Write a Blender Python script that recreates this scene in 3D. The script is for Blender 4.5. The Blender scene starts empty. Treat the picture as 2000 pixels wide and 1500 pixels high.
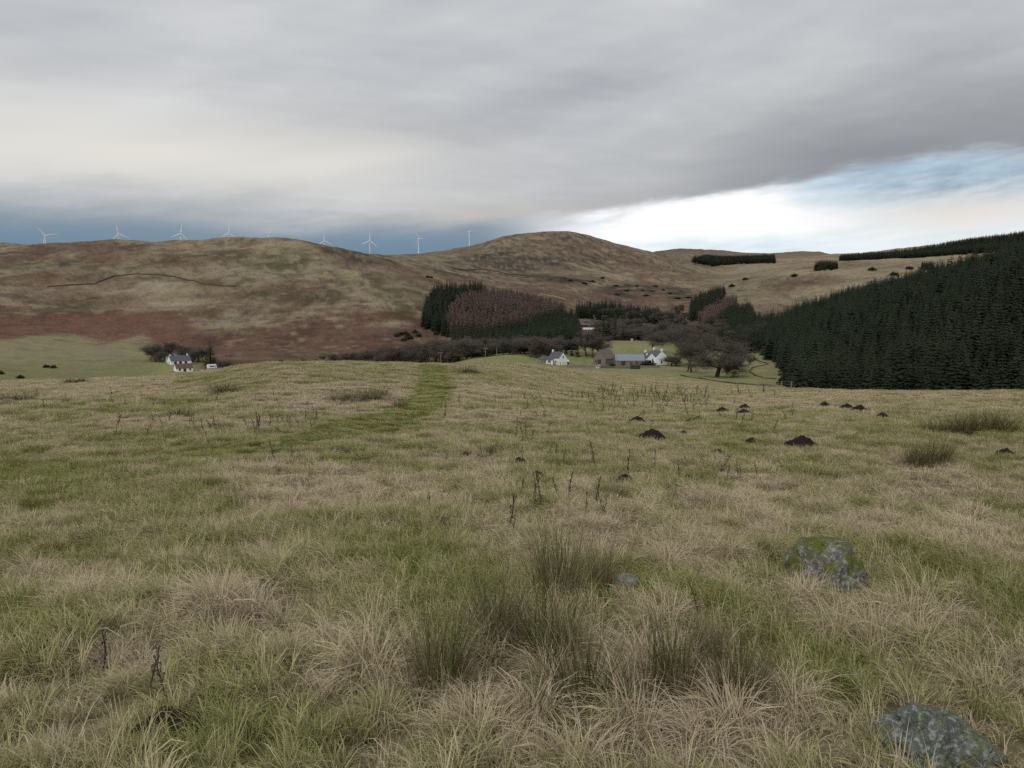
import bpy, math, random
import numpy as np
from mathutils import Vector, Matrix

random.seed(7); rng = np.random.default_rng(7)
scene = bpy.context.scene
R = math.radians

# ---------------------------------------------------------------- camera
F_PX, PITCH, EYE = 1444.0, R(6.7), 1.6
cam_data = bpy.data.cameras.new('camera'); cam = bpy.data.objects.new('camera', cam_data)
scene.collection.objects.link(cam)
cam.location = (0, 0, EYE); cam.rotation_euler = (R(90) - PITCH, 0, 0)
cam_data.sensor_width = 36; cam_data.lens = F_PX / 2000 * 36
cam_data.clip_start = 0.05; cam_data.clip_end = 30000
scene.camera = cam

# ---------------------------------------------------------------- render look
vs = scene.view_settings
vs.view_transform = 'Standard'; vs.look = 'None'; vs.exposure = 0.0; vs.gamma = 1.0; vs.use_curve_mapping = False
scene.cycles.use_denoising = False
scene.cycles.use_adaptive_sampling = True; scene.cycles.adaptive_threshold = 0.02
scene.cycles.max_bounces = 4; scene.cycles.diffuse_bounces = 2
scene.cycles.transparent_max_bounces = 8

# ---------------------------------------------------------------- node helper
class S:
    """a node socket with arithmetic"""
    def __init__(s, nt, k): s.nt, s.k = nt, k
    def _m(s, op, *a):
        n = s.nt.nodes.new('ShaderNodeMath'); n.operation = op
        for i, v in enumerate((s,) + a):
            if isinstance(v, S): s.nt.links.new(v.k, n.inputs[i])
            else: n.inputs[i].default_value = v
        return S(s.nt, n.outputs[0])
    def __add__(s, o): return s._m('ADD', o)
    __radd__ = __add__
    def __mul__(s, o): return s._m('MULTIPLY', o)
    __rmul__ = __mul__
    def __sub__(s, o): return s._m('SUBTRACT', o)
    def __rsub__(s, o): return (s * -1) + o
    def __truediv__(s, o): return s._m('DIVIDE', o)
    def sat(s):
        n = s.nt.nodes.new('ShaderNodeClamp'); s.nt.links.new(s.k, n.inputs[0]); return S(s.nt, n.outputs[0])
    def step(s, a, b):                       # smoothstep
        n = s.nt.nodes.new('ShaderNodeMapRange'); n.interpolation_type = 'SMOOTHSTEP'
        s.nt.links.new(s.k, n.inputs[0])
        for i, v in ((1, a), (2, b)):
            if isinstance(v, S): s.nt.links.new(v.k, n.inputs[i])
            else: n.inputs[i].default_value = v
        return S(s.nt, n.outputs[0])
    def bell(s, c, w):                       # exp(-((s-c)/w)^2)
        d = (s - c) * (1 / w)
        return (d * d * -1.0)._m('EXPONENT')

def val(nt, v):
    n = nt.nodes.new('ShaderNodeValue'); n.outputs[0].default_value = v; return S(nt, n.outputs[0])
def mixc(nt, f, a, b, mode='MIX'):
    n = nt.nodes.new('ShaderNodeMix'); n.data_type = 'RGBA'; n.blend_type = mode; n.clamp_factor = True
    for i, v in ((0, f), (6, a), (7, b)):
        if isinstance(v, S): nt.links.new(v.k, n.inputs[i])
        elif isinstance(v, (int, float)): n.inputs[i].default_value = v
        else: n.inputs[i].default_value = (*v, 1)
    return S(nt, n.outputs[2])
def combine(nt, x, y, z):
    n = nt.nodes.new('ShaderNodeCombineXYZ')
    for i, v in enumerate((x, y, z)):
        if isinstance(v, S): nt.links.new(v.k, n.inputs[i])
        else: n.inputs[i].default_value = v
    return S(nt, n.outputs[0])
def noise(nt, vec, scale, detail=4, rough=0.55, dist=0.0):
    n = nt.nodes.new('ShaderNodeTexNoise')
    n.inputs['Scale'].default_value = scale; n.inputs['Detail'].default_value = detail
    n.inputs['Roughness'].default_value = rough; n.inputs['Distortion'].default_value = dist
    if vec is not None: nt.links.new(vec.k, n.inputs['Vector'])
    return S(nt, n.outputs['Fac'])

# ---------------------------------------------------------------- world: broken winter overcast
SUN_AZ, SUN_EL = R(205), R(38)      # compass angle from +Y clockwise: behind the camera, a little left
world = bpy.data.worlds.new('World'); scene.world = world; world.use_nodes = True
nt = world.node_tree; nt.nodes.clear()
out = nt.nodes.new('ShaderNodeOutputWorld')
tc = nt.nodes.new('ShaderNodeTexCoord'); sep = nt.nodes.new('ShaderNodeSeparateXYZ')
nt.links.new(tc.outputs['Generated'], sep.inputs[0])
dx, dy, dz = (S(nt, sep.outputs[i]) for i in range(3))
az = dx._m('ARCTAN2', dy) * (180 / math.pi)
el = dz._m('ARCSINE') * (180 / math.pi)
# cloud deck lies on a plane overhead: its texture runs in plan coordinates
inv = val(nt, 1.0) / ((dz._m('MAXIMUM', 0.0)) + 0.09)
plan = combine(nt, dx * inv * 0.55 + dy * inv * 0.25, dy * inv - dx * inv * 0.35, 0.0)
n_big = noise(nt, plan, 0.55, 2, 0.5)
n_mid = noise(nt, plan, 1.9, 5, 0.6)
streak = noise(nt, combine(nt, az * 0.030, el * 0.15 - az * 0.04, 0.3), 1.0, 3, 0.5)
streak2 = noise(nt, combine(nt, az * 0.045, el * 0.36 - az * 0.06, 4.3), 1.0, 3, 0.5)
wisp = noise(nt, combine(nt, az * 0.11, el * 0.55 - az * 0.035, 1.7), 1.0, 4, 0.58)
ragged = noise(nt, combine(nt, az * 0.30, el * 1.0 - az * 0.12, 2.2), 1.0, 4, 0.6)
# deck
t = ((n_big - 0.5) * 1.0 + (n_mid - 0.5) * 1.0 + (streak - 0.5) * 1.7 + 0.5).sat()
deck = mixc(nt, t, (0.385, 0.405, 0.44), (0.68, 0.695, 0.71))
left = az.step(8.0, -22.0)
right = az.step(-6.0, 24.0)
glow = left * el.bell(9.6, 2.9) * ((streak2 - 0.3) * 1.1 + 0.72)
deck = mixc(nt, glow * 0.95, deck, (0.76, 0.74, 0.69))
edge = az.step(-4.0, 34.0) * 3.6 + 5.5 + left * 0.5 + (streak2 - 0.5) * 3.2 + (wisp - 0.5) * 2.2 + (ragged - 0.5) * 1.5      # lower rim of the deck, degrees
dark = right * (el - edge).step(9.0, 0.5)
deck = mixc(nt, dark * 0.8, deck, (0.245, 0.258, 0.28))
fawn = az.bell(0.0, 11.0) * el.bell(6.0, 1.3)
deck = mixc(nt, fawn * 0.55, deck, (0.50, 0.47, 0.43))
# below the rim: slate rain cloud to the left, bright clearing to the right
sky = nt.nodes.new('ShaderNodeTexSky'); sky.sky_type = 'NISHITA'; sky.sun_disc = False
sky.sun_elevation = SUN_EL; sky.sun_rotation = SUN_AZ
skyc = S(nt, sky.outputs[0])
skyc = mixc(nt, 1.0, skyc, (0.115, 0.13, 0.14), 'MULTIPLY')
slate = mixc(nt, (el.step(6.8, 2.8) * 0.9 + (wisp - 0.5) * 0.3).sat(), (0.32, 0.36, 0.395), (0.13, 0.235, 0.345))
white = (wisp - 0.28) * 2.3 + az.bell(14.0, 13.0) * el.bell(5.6, 2.2) * 0.75 - az.bell(29.0, 7.0) * el.bell(8.3, 1.8) * 0.75
clearing = mixc(nt, white.sat(), mixc(nt, 0.65, skyc, (0.46, 0.60, 0.70)), (1.04, 1.05, 1.06))
clearing = mixc(nt, (az.bell(31.0, 8.0) * el.bell(5.6, 1.6) * (wisp * 1.2 + 0.35)).sat(), clearing, (0.80, 0.765, 0.725))
blue2 = az.bell(30.0, 7.5) * el.bell(7.6, 1.3) * (ragged - 0.2) * 2.6
clearing = mixc(nt, blue2.sat(), clearing, (0.30, 0.40, 0.49))
low = mixc(nt, az.step(-3.0, 9.0), slate, clearing)
cover = (el - edge).step(val(nt, -0.9) - left * 0.9, val(nt, 0.7) + left * 1.9)
final = mixc(nt, cover, low, deck)
# towards the zenith and behind, the deck thins evenly
final = mixc(nt, el.step(24.0, 60.0) * 0.6, final, (0.78, 0.79, 0.81))
bg = nt.nodes.new('ShaderNodeBackground'); bg.inputs['Strength'].default_value = 1.0
nt.links.new(final.k, bg.inputs['Color']); nt.links.new(bg.outputs[0], out.inputs['Surface'])
world.cycles.sampling_method = 'MANUAL'; world.cycles.sample_map_resolution = 512

sun_data = bpy.data.lights.new('sun', 'SUN'); sun_data.energy = 1.5; sun_data.angle = R(25); sun_data.color = (1.0, 0.965, 0.91)
sun = bpy.data.objects.new('sun', sun_data); scene.collection.objects.link(sun)
sd = Vector((math.sin(SUN_AZ) * math.cos(SUN_EL), math.cos(SUN_AZ) * math.cos(SUN_EL), math.sin(SUN_EL)))
sun.rotation_euler = sd.to_track_quat('Z', 'Y').to_euler()
sun.location = sd * 300

# ---------------------------------------------------------------- small helpers
def tag(o, label, cat, group=None, kind=None):
    o['label'] = label; o['category'] = cat
    if group: o['group'] = group
    if kind: o['kind'] = kind
    return o
def link(o, parent=None):
    scene.collection.objects.link(o)
    if parent is not None: o.parent = parent
    return o
def obj(name, mesh, parent=None): return link(bpy.data.objects.new(name, mesh), parent)
def empty(name, loc, rz=0.0, sc=1.0):
    o = bpy.data.objects.new(name, None); o.empty_display_size = 0.2
    o.location = loc; o.rotation_euler = (0, 0, rz); o.scale = (sc, sc, sc) if not hasattr(sc, '__len__') else sc
    return link(o)
def copy_tree(src, loc, rz, sc, label=None, group=None):
    c = src.copy(); link(c); c.location = loc; c.rotation_euler = (0, 0, rz)
    c.scale = (sc, sc, sc) if not hasattr(sc, '__len__') else sc
    if label: c['label'] = label
    if group: c['group'] = group
    for ch in src.children:
        d = ch.copy(); link(d, c)
        for g in ch.children:
            e = g.copy(); link(e, d)
    return c
def mesh_np(name, v, f, mat=None, smooth=False):
    """v (n,3); f (m,3) or (m,4) arrays, or a list of such arrays"""
    fs = [np.asarray(x, dtype=np.int32) for x in (f if isinstance(f, list) else [f]) if len(x)]
    me = bpy.data.meshes.new(name); v = np.ascontiguousarray(v, dtype=np.float32)
    me.vertices.add(len(v)); me.vertices.foreach_set('co', v.ravel())
    tot = np.concatenate([np.full(len(x), x.shape[1], np.int32) for x in fs])
    idx = np.concatenate([x.ravel() for x in fs])
    me.loops.add(len(idx)); me.loops.foreach_set('vertex_index', idx)
    me.polygons.add(len(tot)); st = np.concatenate([[0], np.cumsum(tot)[:-1]]).astype(np.int32)
    me.polygons.foreach_set('loop_start', st); me.polygons.foreach_set('loop_total', tot)
    if smooth: me.polygons.foreach_set('use_smooth', np.ones(len(tot), bool))
    me.update(calc_edges=True); me.validate()
    if mat is not None: me.materials.append(mat)
    return me
def vattr(me, name, data, kind='FLOAT'):
    a = me.attributes.new(name, kind, 'POINT')
    d = np.ascontiguousarray(data, dtype=np.int32 if kind == 'INT' else np.float32)
    a.data.foreach_set({'FLOAT': 'value', 'INT': 'value', 'FLOAT_VECTOR': 'vector', 'FLOAT_COLOR': 'color'}[kind], d.ravel())

class MB:
    """collects simple shapes into one mesh"""
    def __init__(s): s.v, s.f = [], []
    def add(s, vs, fs):
        b = len(s.v); s.v += [tuple(p) for p in vs]; s.f += [tuple(i + b for i in q) for q in fs]; return s
    def box(s, x0, x1, y0, y1, z0, z1):
        return s.add([(x, y, z) for z in (z0, z1) for y in (y0, y1) for x in (x0, x1)],
                     [(0, 2, 3, 1), (4, 5, 7, 6), (0, 1, 5, 4), (2, 6, 7, 3), (0, 4, 6, 2), (1, 3, 7, 5)])
    def tube(s, pts, rad, n=6, cap=True):
        b = len(s.v); pts = [Vector(p) for p in pts]
        for i, p in enumerate(pts):
            d = (pts[min(i + 1, len(pts) - 1)] - pts[max(i - 1, 0)]).normalized()
            a = d.cross(Vector((0, 0, 1)) if abs(d.z) < .9 else Vector((1, 0, 0))).normalized(); c = d.cross(a)
            r = rad[i] if hasattr(rad, '__len__') else rad
            for k in range(n):
                q = p + a * (r * math.cos(2 * math.pi * k / n)) + c * (r * math.sin(2 * math.pi * k / n)); s.v.append(tuple(q))
        for i in range(len(pts) - 1):
            for k in range(n):
                s.f.append((b + i * n + k, b + i * n + (k + 1) % n, b + (i + 1) * n + (k + 1) % n, b + (i + 1) * n + k))
        if cap:
            s.f.append(tuple(b + k for k in range(n))); e = b + (len(pts) - 1) * n
            s.f.append(tuple(e + n - 1 - k for k in range(n)))
        return s
    def mesh(s, name, mat, smooth=False):
        me = bpy.data.meshes.new(name); me.from_pydata(s.v, [], s.f); me.materials.append(mat)
        if smooth: me.polygons.foreach_set('use_smooth', np.ones(len(me.polygons), bool))
        me.update(); return me
    def build(s, name, mat, parent=None, smooth=False): return obj(name, s.mesh(name, mat, smooth), parent)

# numpy gradient noise
_P = rng.permutation(4096); _G = rng.normal(size=(4096, 2)); _G /= np.linalg.norm(_G, axis=1, keepdims=True)
def perlin(x, y, seed=0):
    x = np.asarray(x, float); y = np.asarray(y, float)
    xi = np.floor(x).astype(np.int64); yi = np.floor(y).astype(np.int64); xf = x - xi; yf = y - yi
    u = xf ** 3 * (xf * (xf * 6 - 15) + 10); w = yf ** 3 * (yf * (yf * 6 - 15) + 10)
    def g(ix, iy, fx, fy):
        h = _P[(_P[(ix + seed * 131) & 4095] + iy) & 4095]; return _G[h, 0] * fx + _G[h, 1] * fy
    a = g(xi, yi, xf, yf); b = g(xi + 1, yi, xf - 1, yf); c = g(xi, yi + 1, xf, yf - 1); d = g(xi + 1, yi + 1, xf - 1, yf - 1)
    return ((a + (b - a) * u) * (1 - w) + (c + (d - c) * u) * w) * 1.5
def fbm(x, y, wl, oct=4, seed=0, gain=0.5):
    s = 0; a = 1.0
    for o in range(oct):
        s = s + a * perlin(np.asarray(x) / wl + 17.3 * o, np.asarray(y) / wl - 9.1 * o, seed + o); wl *= 0.5; a *= gain
    return s
def sstep(x, a, b):
    t = np.clip((x - a) / (b - a), 0, 1); return t * t * (3 - 2 * t)

# pixel (of the 2000 x 1500 photograph) <-> direction
CP, SP = math.cos(PITCH), math.sin(PITCH)
def pix_dir(px, py):
    X = (np.asarray(px, float) - 1000) / F_PX; Y = (750 - np.asarray(py, float)) / F_PX
    return X, CP + Y * SP, Y * CP - SP          # world right, forward, up
def project(x, y, z):
    zz = z - EYE; f = y * CP - zz * SP; u = y * SP + zz * CP
    f = np.where(f < 0.01, 0.01, f)
    return 1000 + F_PX * x / f, 750 - F_PX * u / f
def pix_az(px, py=700):
    X, Y, Z = pix_dir(px, py); return np.arctan2(X, Y)

# ---------------------------------------------------------------- terrain
# per image column: knots of (ground distance, photo row) or (ground distance, None, height)
N_ = None
COLS = {
 -300: [(40,808),(150,762),(245,N_,-34),(345,N_,-37),(480,N_,-35),(640,640),(790,590),(980,535),(1100,512),(1220,505),(1700,N_,60),(2900,N_,150),(6000,N_,60)],
 0:   [(40,803),(150,753),(245,N_,-35),(345,N_,-38),(480,N_,-36.5),(620,655),(760,602),(950,532),(1080,502),(1200,488),(1700,N_,70),(2900,N_,168),(6000,N_,60)],
 150: [(40,798),(130,744),(240,N_,-35),(345,N_,-38),(480,N_,-37.5),(610,668),(750,605),(930,530),(1050,490),(1150,472),(1700,N_,80),(2900,N_,165),(6000,N_,60)],
 340: [(40,793),(95,733),(220,N_,-34),(340,N_,-38.5),(470,N_,-38),(560,690),(700,615),(880,530),(1000,489),(1100,470),(1650,N_,75),(2900,N_,165),(6000,N_,60)],
 440: [(38,789),(75,720),(200,N_,-33),(340,N_,-39),(450,N_,-39),(530,N_,-39),(680,620),(860,530),(980,485),(1070,466),(1600,N_,75),(2900,N_,162),(6000,N_,60)],
 520: [(37,787),(68,714.5),(200,N_,-33),(340,N_,-40),(440,N_,-40),(520,N_,-39),(670,620),(850,525),(970,480),(1050,463),(1550,N_,72),(2900,N_,160),(6000,N_,60)],
 600: [(36,786),(65,712.5),(200,N_,-33),(340,N_,-40),(440,N_,-40),(510,N_,-39),(660,622),(830,530),(930,490),(1000,470),(1500,N_,70),(2900,N_,158),(6000,N_,60)],
 700: [(37,786),(70,712),(195,N_,-32),(340,N_,-40),(440,N_,-40),(500,N_,-39),(630,630),(780,552),(880,510),(950,491),(1400,N_,68),(2900,N_,150),(6000,N_,60)],
 760: [(38,786),(71,712),(190,N_,-31),(330,N_,-39),(440,N_,-40),(500,N_,-39),(620,635),(740,570),(830,532),(900,515),(1700,502),(2900,N_,146),(6000,N_,60)],
 830: [(38,786),(74,713),(185,N_,-30),(310,N_,-37),(440,N_,-40),(505,N_,-39.5),(600,648),(700,600),(800,562),(1000,530),(1750,498),(2900,N_,150),(6000,N_,60)],
 900:[(38,787),(80,713),(175,N_,-24),(300,711),(420,704),(525,N_,-39.5),(600,650),(705,605),(850,562),(1150,532),(1780,487),(2900,N_,165),(6000,N_,60)],
 1000:[(39,790),(90,712),(210,N_,-24),(360,703),(450,689),(560,N_,-38),(650,650),(760,610),(900,580),(1250,540),(1880,462),(2600,N_,120),(6000,N_,80)],
 1060:[(40,793),(115,714.5),(280,N_,-28),(412,711),(480,690),(600,N_,-38),(690,650),(790,615),(950,580),(1300,540),(1930,453),(2600,N_,110),(5600,N_,120)],
 1120:[(41,797),(170,719),(310,716),(420,712),(530,674),(620,N_,-37),(730,650),(900,612),(1100,575),(1400,530),(1950,452),(2600,N_,110),(5400,N_,180)],
 1200:[(42,800),(230,729),(330,721),(430,712),(540,667),(650,N_,-36),(780,648),(950,610),(1200,572),(1550,525),(2000,478),(2700,N_,110),(5000,N_,230)],
 1300:[(43,804),(240,738),(340,727),(430,712),(540,669),(660,N_,-36),(800,640),(1000,605),(1250,575),(1650,525),(2150,499),(2900,N_,135),(4800,488)],
 1400:[(43,806),(210,749),(320,740),(430,716),(540,N_,-38),(680,N_,-35),(850,626),(1080,598),(1450,560),(1950,528),(2600,510),(3300,N_,150),(4800,491)],
 1480:[(42,808),(170,756),(260,N_,-30.5),(340,730),(450,704),(640,N_,-34),(820,N_,-26),(1000,590),(1480,538),(2300,514),(2700,508),(3400,N_,150),(5000,500)],
 1540:[(41,809),(135,760.5),(220,N_,-28),(310,N_,-34.5),(420,N_,-34),(580,N_,-29),(780,N_,-20),(930,N_,-18),(1420,530),(2300,511),(2700,504.5),(3400,N_,150),(5200,494)],
 1600:[(41,810),(105,763),(190,N_,-27),(275,N_,-33.5),(385,N_,-29),(540,N_,-20),(745,N_,-11),(900,N_,-14),(1350,528),(2300,508),(2800,500),(3400,N_,150),(5200,492)],
 1700:[(40,811),(92,765),(175,N_,-27),(255,N_,-33),(365,N_,-24),(510,N_,-10),(690,N_,1),(850,N_,-4),(1320,527),(2300,506),(2900,494),(3600,N_,150),(5000,N_,150)],
 1800:[(40,812),(84,766),(168,N_,-27),(245,N_,-31),(350,N_,-18),(485,N_,-1),(640,N_,11),(800,N_,6),(1300,526),(2300,499),(3000,482),(3800,N_,170),(5000,N_,150)],
 1900:[(39,812),(78,767),(165,N_,-27),(238,N_,-30),(335,N_,-14),(462,N_,5),(600,N_,17),(780,N_,12),(1280,N_,38),(2250,492),(3050,467),(3900,N_,190),(5000,N_,150)],
 2000:[(39,813),(74,768),(160,N_,-26),(232,N_,-29),(325,N_,-11),(442,N_,10),(560,N_,22),(740,N_,18),(1280,N_,46),(2200,486),(3100,456),(3900,N_,200),(5000,N_,150)],
 2300:[(39,814),(72,770),(155,N_,-26),(225,N_,-28),(310,N_,-8),(420,N_,14),(540,N_,28),(700,N_,24),(900,N_,30),(1500,N_,90),(3200,440),(4000,N_,220),(5000,N_,150)],
}
SLOPE = 0.125
NEAR = [(1.0, -1.0 * SLOPE * .9), (5.8, -5.8 * SLOPE), (16.2, -16.2 * SLOPE)]
ca, ckr, ckz = [], [], []
for px, ks in COLS.items():
    rr, zz = [r for r, z in NEAR], [z for r, z in NEAR]
    for k in ks:
        rr.append(k[0])
        if k[1] is None: zz.append(k[2])
        else:
            X, Y, Z = pix_dir(px, k[1]); zz.append(EYE + k[0] * Z / math.hypot(X, Y))
    ca.append(float(pix_az(px))); ckr.append(rr + [9000.0]); ckz.append(zz + [40.0])
# behind the camera the hillside goes on gently uphill
rear_r = [1, 5.8, 16.2, 40, 90, 200, 330, 430, 540, 660, 800, 1000, 1250, 1650, 2150, 2900, 5000, 9000]
rear_z = [.1, .5, 1.5, 3.5, 7, 14, 20, 24, 28, 32, 36, 42, 50, 58, 60, 60, 60, 40]
for a in (-math.pi, -2.1, 2.1, math.pi):
    ca.append(a); ckr.append(rear_r[:len(ckr[0])]); ckz.append(rear_z[:len(ckz[0])])
o_ = np.argsort(ca); ca = np.array(ca)[o_]; ckr = np.array(ckr)[o_]; ckz = np.array(ckz)[o_]

AZ = np.concatenate([np.linspace(-180, -44, 69)[:-1], np.linspace(-44, 44, 741), np.linspace(44, 180, 69)[1:]]) * math.pi / 180
RG = np.concatenate([np.geomspace(0.35, 180, 470), np.geomspace(180, 9000, 420)[1:]])
KR = np.stack([np.interp(AZ, ca, ckr[:, k]) for k in range(ckr.shape[1])], 1)
KZ = np.stack([np.interp(AZ, ca, ckz[:, k]) for k in range(ckz.shape[1])], 1)
def smooth_az(M, n=9, it=2):
    lo, hi = 68, 68 + 741
    for _ in range(it):
        c = M[lo:hi].copy(); p = np.pad(c, ((n, n), (0, 0)), mode='edge')
        cs = np.cumsum(np.vstack([np.zeros((1, c.shape[1])), p]), 0)
        M[lo:hi] = (cs[2 * n + 1:] - cs[:-2 * n - 1]) / (2 * n + 1)
    return M
KR = smooth_az(KR); KZ = smooth_az(KZ)
def pchip(xk, yk, x):
    h = np.diff(xk); d = np.diff(yk) / h; m = np.zeros_like(yk)
    w1 = 2 * h[1:] + h[:-1]; w2 = h[1:] + 2 * h[:-1]
    same = d[:-1] * d[1:] > 0
    with np.errstate(divide='ignore', invalid='ignore'):
        m[1:-1] = np.where(same, (w1 + w2) / (w1 / d[:-1] + w2 / d[1:]), 0)
    m[0], m[-1] = d[0], d[-1]
    i = np.clip(np.searchsorted(xk, x) - 1, 0, len(xk) - 2); t = (x - xk[i]) / h[i]; hh = h[i]
    return ((2 * t ** 3 - 3 * t ** 2 + 1) * yk[i] + (t ** 3 - 2 * t ** 2 + t) * hh * m[i]
            + (-2 * t ** 3 + 3 * t ** 2) * yk[i + 1] + (t ** 3 - t ** 2) * hh * m[i + 1])
ZG = np.empty((len(AZ), len(RG)))
for i in range(len(AZ)):
    ZG[i] = pchip(np.concatenate([[0], KR[i]]), np.concatenate([[0], KZ[i]]), RG)
GX = np.sin(AZ)[:, None] * RG[None]; GY = np.cos(AZ)[:, None] * RG[None]
PXG, PYG = project(GX, GY, ZG)
rr = RG[None, :] + 0 * GX
# relief: hummocks in the pasture, folds and gullies on the hills
hum = fbm(GX, GY, 7.0, 3, 3) * 0.13 * sstep(rr, 3, 20) + fbm(GX, GY, 1.7, 3, 5) * 0.085 * sstep(rr, 1, 4) + np.abs(fbm(GX, GY, 0.6, 2, 9)) * 0.085
mound = np.exp(-((PXG - 540) / 150) ** 2) * np.exp(-((rr - 58) / 16) ** 2)
hum = hum + mound * (0.12 + 0.22 * fbm(GX, GY, 2.6, 3, 12))
ZG = ZG + hum * (1 - sstep(rr, 120, 240))
fold = fbm(GX, GY, 190, 3, 21) * 3.2 + fbm(GX, GY, 46, 3, 25) * 1.6 + fbm(GX, GY, 14, 2, 28) * 0.4
gul = -np.abs(fbm(GX + 60 * perlin(GX / 300, GY / 300, 31), GY, 120, 3, 33)) * 4.0
ZG = ZG + (fold + gul + 1.3) * sstep(rr, 520, 760) * (1 - 0.25 * sstep(rr, 1600, 2500)) * np.where(rr > 2500, 1.7, 1.0)
ZG = ZG + fbm(GX, GY, 30, 3, 41) * 0.5 * sstep(rr, 200, 300) * (1 - sstep(rr, 520, 760))

LR = np.log(RG)
def ground_z(x, y):
    x = np.asarray(x, float); y = np.asarray(y, float)
    a = np.arctan2(x, y); r = np.maximum(np.hypot(x, y), RG[0])
    ia = np.clip(np.searchsorted(AZ, a) - 1, 0, len(AZ) - 2); ta = np.clip((a - AZ[ia]) / (AZ[ia + 1] - AZ[ia]), 0, 1)
    ir = np.clip(np.searchsorted(RG, r) - 1, 0, len(RG) - 2); tr = np.clip((r - RG[ir]) / (RG[ir + 1] - RG[ir]), 0, 1)
    return (ZG[ia, ir] * (1 - ta) + ZG[ia + 1, ir] * ta) * (1 - tr) + (ZG[ia, ir + 1] * (1 - ta) + ZG[ia + 1, ir + 1] * ta) * tr
def hit(px, py, r0=1.5, r1=6000):
    """first ground point on the ray through a photo pixel"""
    X, Y, Z = (float(v) for v in pix_dir(px, py)); h = math.hypot(X, Y)
    r = np.geomspace(r0, r1, 5000); g = ground_z(X / h * r, Y / h * r); z = EYE + Z / h * r
    b = np.nonzero(z <= g)[0]
    if len(b) == 0: return None
    k = r[b[0]]
    return Vector((X / h * k, Y / h * k, float(ground_z(X / h * k, Y / h * k))))
def at(px, r, py=700):
    """ground point in the direction of image column px at distance r"""
    a = float(pix_az(px, py)); x, y = math.sin(a) * r, math.cos(a) * r
    return Vector((x, y, float(ground_z(x, y))))
def normal(x, y, e=0.15):
    e = np.maximum(e, 0.01 * np.hypot(x, y))
    n = np.stack([-(ground_z(x + e, y) - ground_z(x - e, y)) / (2 * e), -(ground_z(x, y + e) - ground_z(x, y - e)) / (2 * e), np.ones_like(x)], -1)
    return n / np.linalg.norm(n, axis=-1, keepdims=True)

# ---------------------------------------------------------------- land cover (albedo per terrain vertex)
STRAW, PINK, OLIVE = np.array((.275, .228, .150)), np.array((.215, .155, .115)), np.array((.115, .105, .055))
BRACK, DBRACK, HEATH = np.array((.150, .080, .058)), np.array((.078, .046, .036)), np.array((.05, .044, .038))
MEADOW, MOSS, SOIL = np.array((.195, .205, .085)), np.array((.125, .165, .04)), np.array((.03, .022, .017))
THATCH = np.array((.205, .178, .098))
PXG, PYG = project(GX, GY, ZG)
wx = fbm(GX, GY, 90, 4, 51) * 26; wy = fbm(GX, GY, 90, 4, 57) * 9
WX, WY = PXG + wx, PYG + wy
def blob(x, y, rx, ry, rot=0.0):
    c, s = math.cos(R(rot)), math.sin(R(rot)); ux, uy = WX - x, WY - y
    return np.exp(-(((ux * c + uy * s) / rx) ** 2 + ((-ux * s + uy * c) / ry) ** 2) * 0.8)
def blobs(L): 
    m = np.zeros_like(WX)
    for b in L: m = np.maximum(m, blob(*b))
    return m
def in_poly(px, py, poly):
    c = np.zeros(np.shape(px), bool); j = len(poly) - 1
    for i in range(len(poly)):
        xi, yi = poly[i]; xj, yj = poly[j]
        c ^= ((yi > py) != (yj > py)) & (px < (xj - xi) * (py - yi) / (yj - yi + 1e-9) + xi); j = i
    return c
def lay(base, m, col): m = np.clip(m, 0, 1)[..., None]; return base * (1 - m) + col * m
n1 = fbm(GX, GY, 60, 5, 61, .6); n2 = fbm(GX, GY, 22, 4, 65, .6); n3 = fbm(GX, GY, 8, 3, 69, .6); n4 = fbm(GX, GY, 170, 4, 73, .55)
base_r = KR[:, 8][:, None]; far = sstep(rr, base_r - 25, base_r + 12)
# hills: straw grass with olive and brown patches
C = np.broadcast_to(STRAW, GX.shape + (3,)).copy()
C = lay(C, sstep(n1 + .5 * n2, -.15, .55) * .75, OLIVE * 1.25)
C = lay(C, sstep(n4 + .6 * n2, -.05, .7) * .75, PINK * .85)
lh = sstep(PXG, 960, 820)                                     # left hill
bline = np.interp(WX, [-300, 0, 100, 200, 330, 450, 560, 650, 720, 800, 860, 900], [570, 588, 606, 604, 632, 642, 622, 606, 596, 606, 640, 640])
brk = lh * sstep(WY + 16 * n2, bline - 16, bline + 16)
brk = np.maximum(brk, blobs([(190,505,75,17),(95,545,70,13),(220,588,70,14,8),(560,562,70,9),(690,505,70,12,22),(770,527,70,13,14),(640,488,38,8,15),(60,500,50,8),(330,512,70,10),(420,600,60,8),(760,560,40,8,25)]) * .85)
brk = np.maximum(brk, blobs([(1040,578,120,16,3),(1230,584,110,14),(1010,582,70,12,4),(1130,585,60,10),(1250,588,70,8),(980,563,70,6,5),(1190,572,40,6),(1330,600,45,8),(1350,570,50,8,15),(900,545,60,5,8),(1090,548,60,5),(1060,470,16,6),(1150,488,50,5,20),(1230,510,60,5,18),(1540,562,42,11,-12),(1600,552,30,7,-10),(1640,510,40,4),(1420,520,40,5,10),(1270,545,60,7,12)]) * .9)
brk = np.maximum(brk, lh * sstep(n4 + .5 * n1, .0, .5) * .55)
brk = brk * sstep(n2 + .7 * n3, -1.5, -.5)
mh = sstep(PXG, 860, 960) * sstep(PXG, 1420, 1300)
C = lay(C, mh * sstep(n1 + .7 * n2, -.7, .3) * .75, PINK * .9)
C = lay(C, mh * sstep(n2 + .6 * n3 - .3 * n1, .1, .55) * .5, DBRACK * 1.2)
C = lay(C, brk * (.9 + .1 * n3), BRACK * .92)
C = lay(C, brk * sstep(n1 + .4 * n3, .15, .6) * .6, DBRACK)
C = lay(C, brk * sstep(n2 - .3 * n1, .38, .75) * .55, STRAW * .8)
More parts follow.
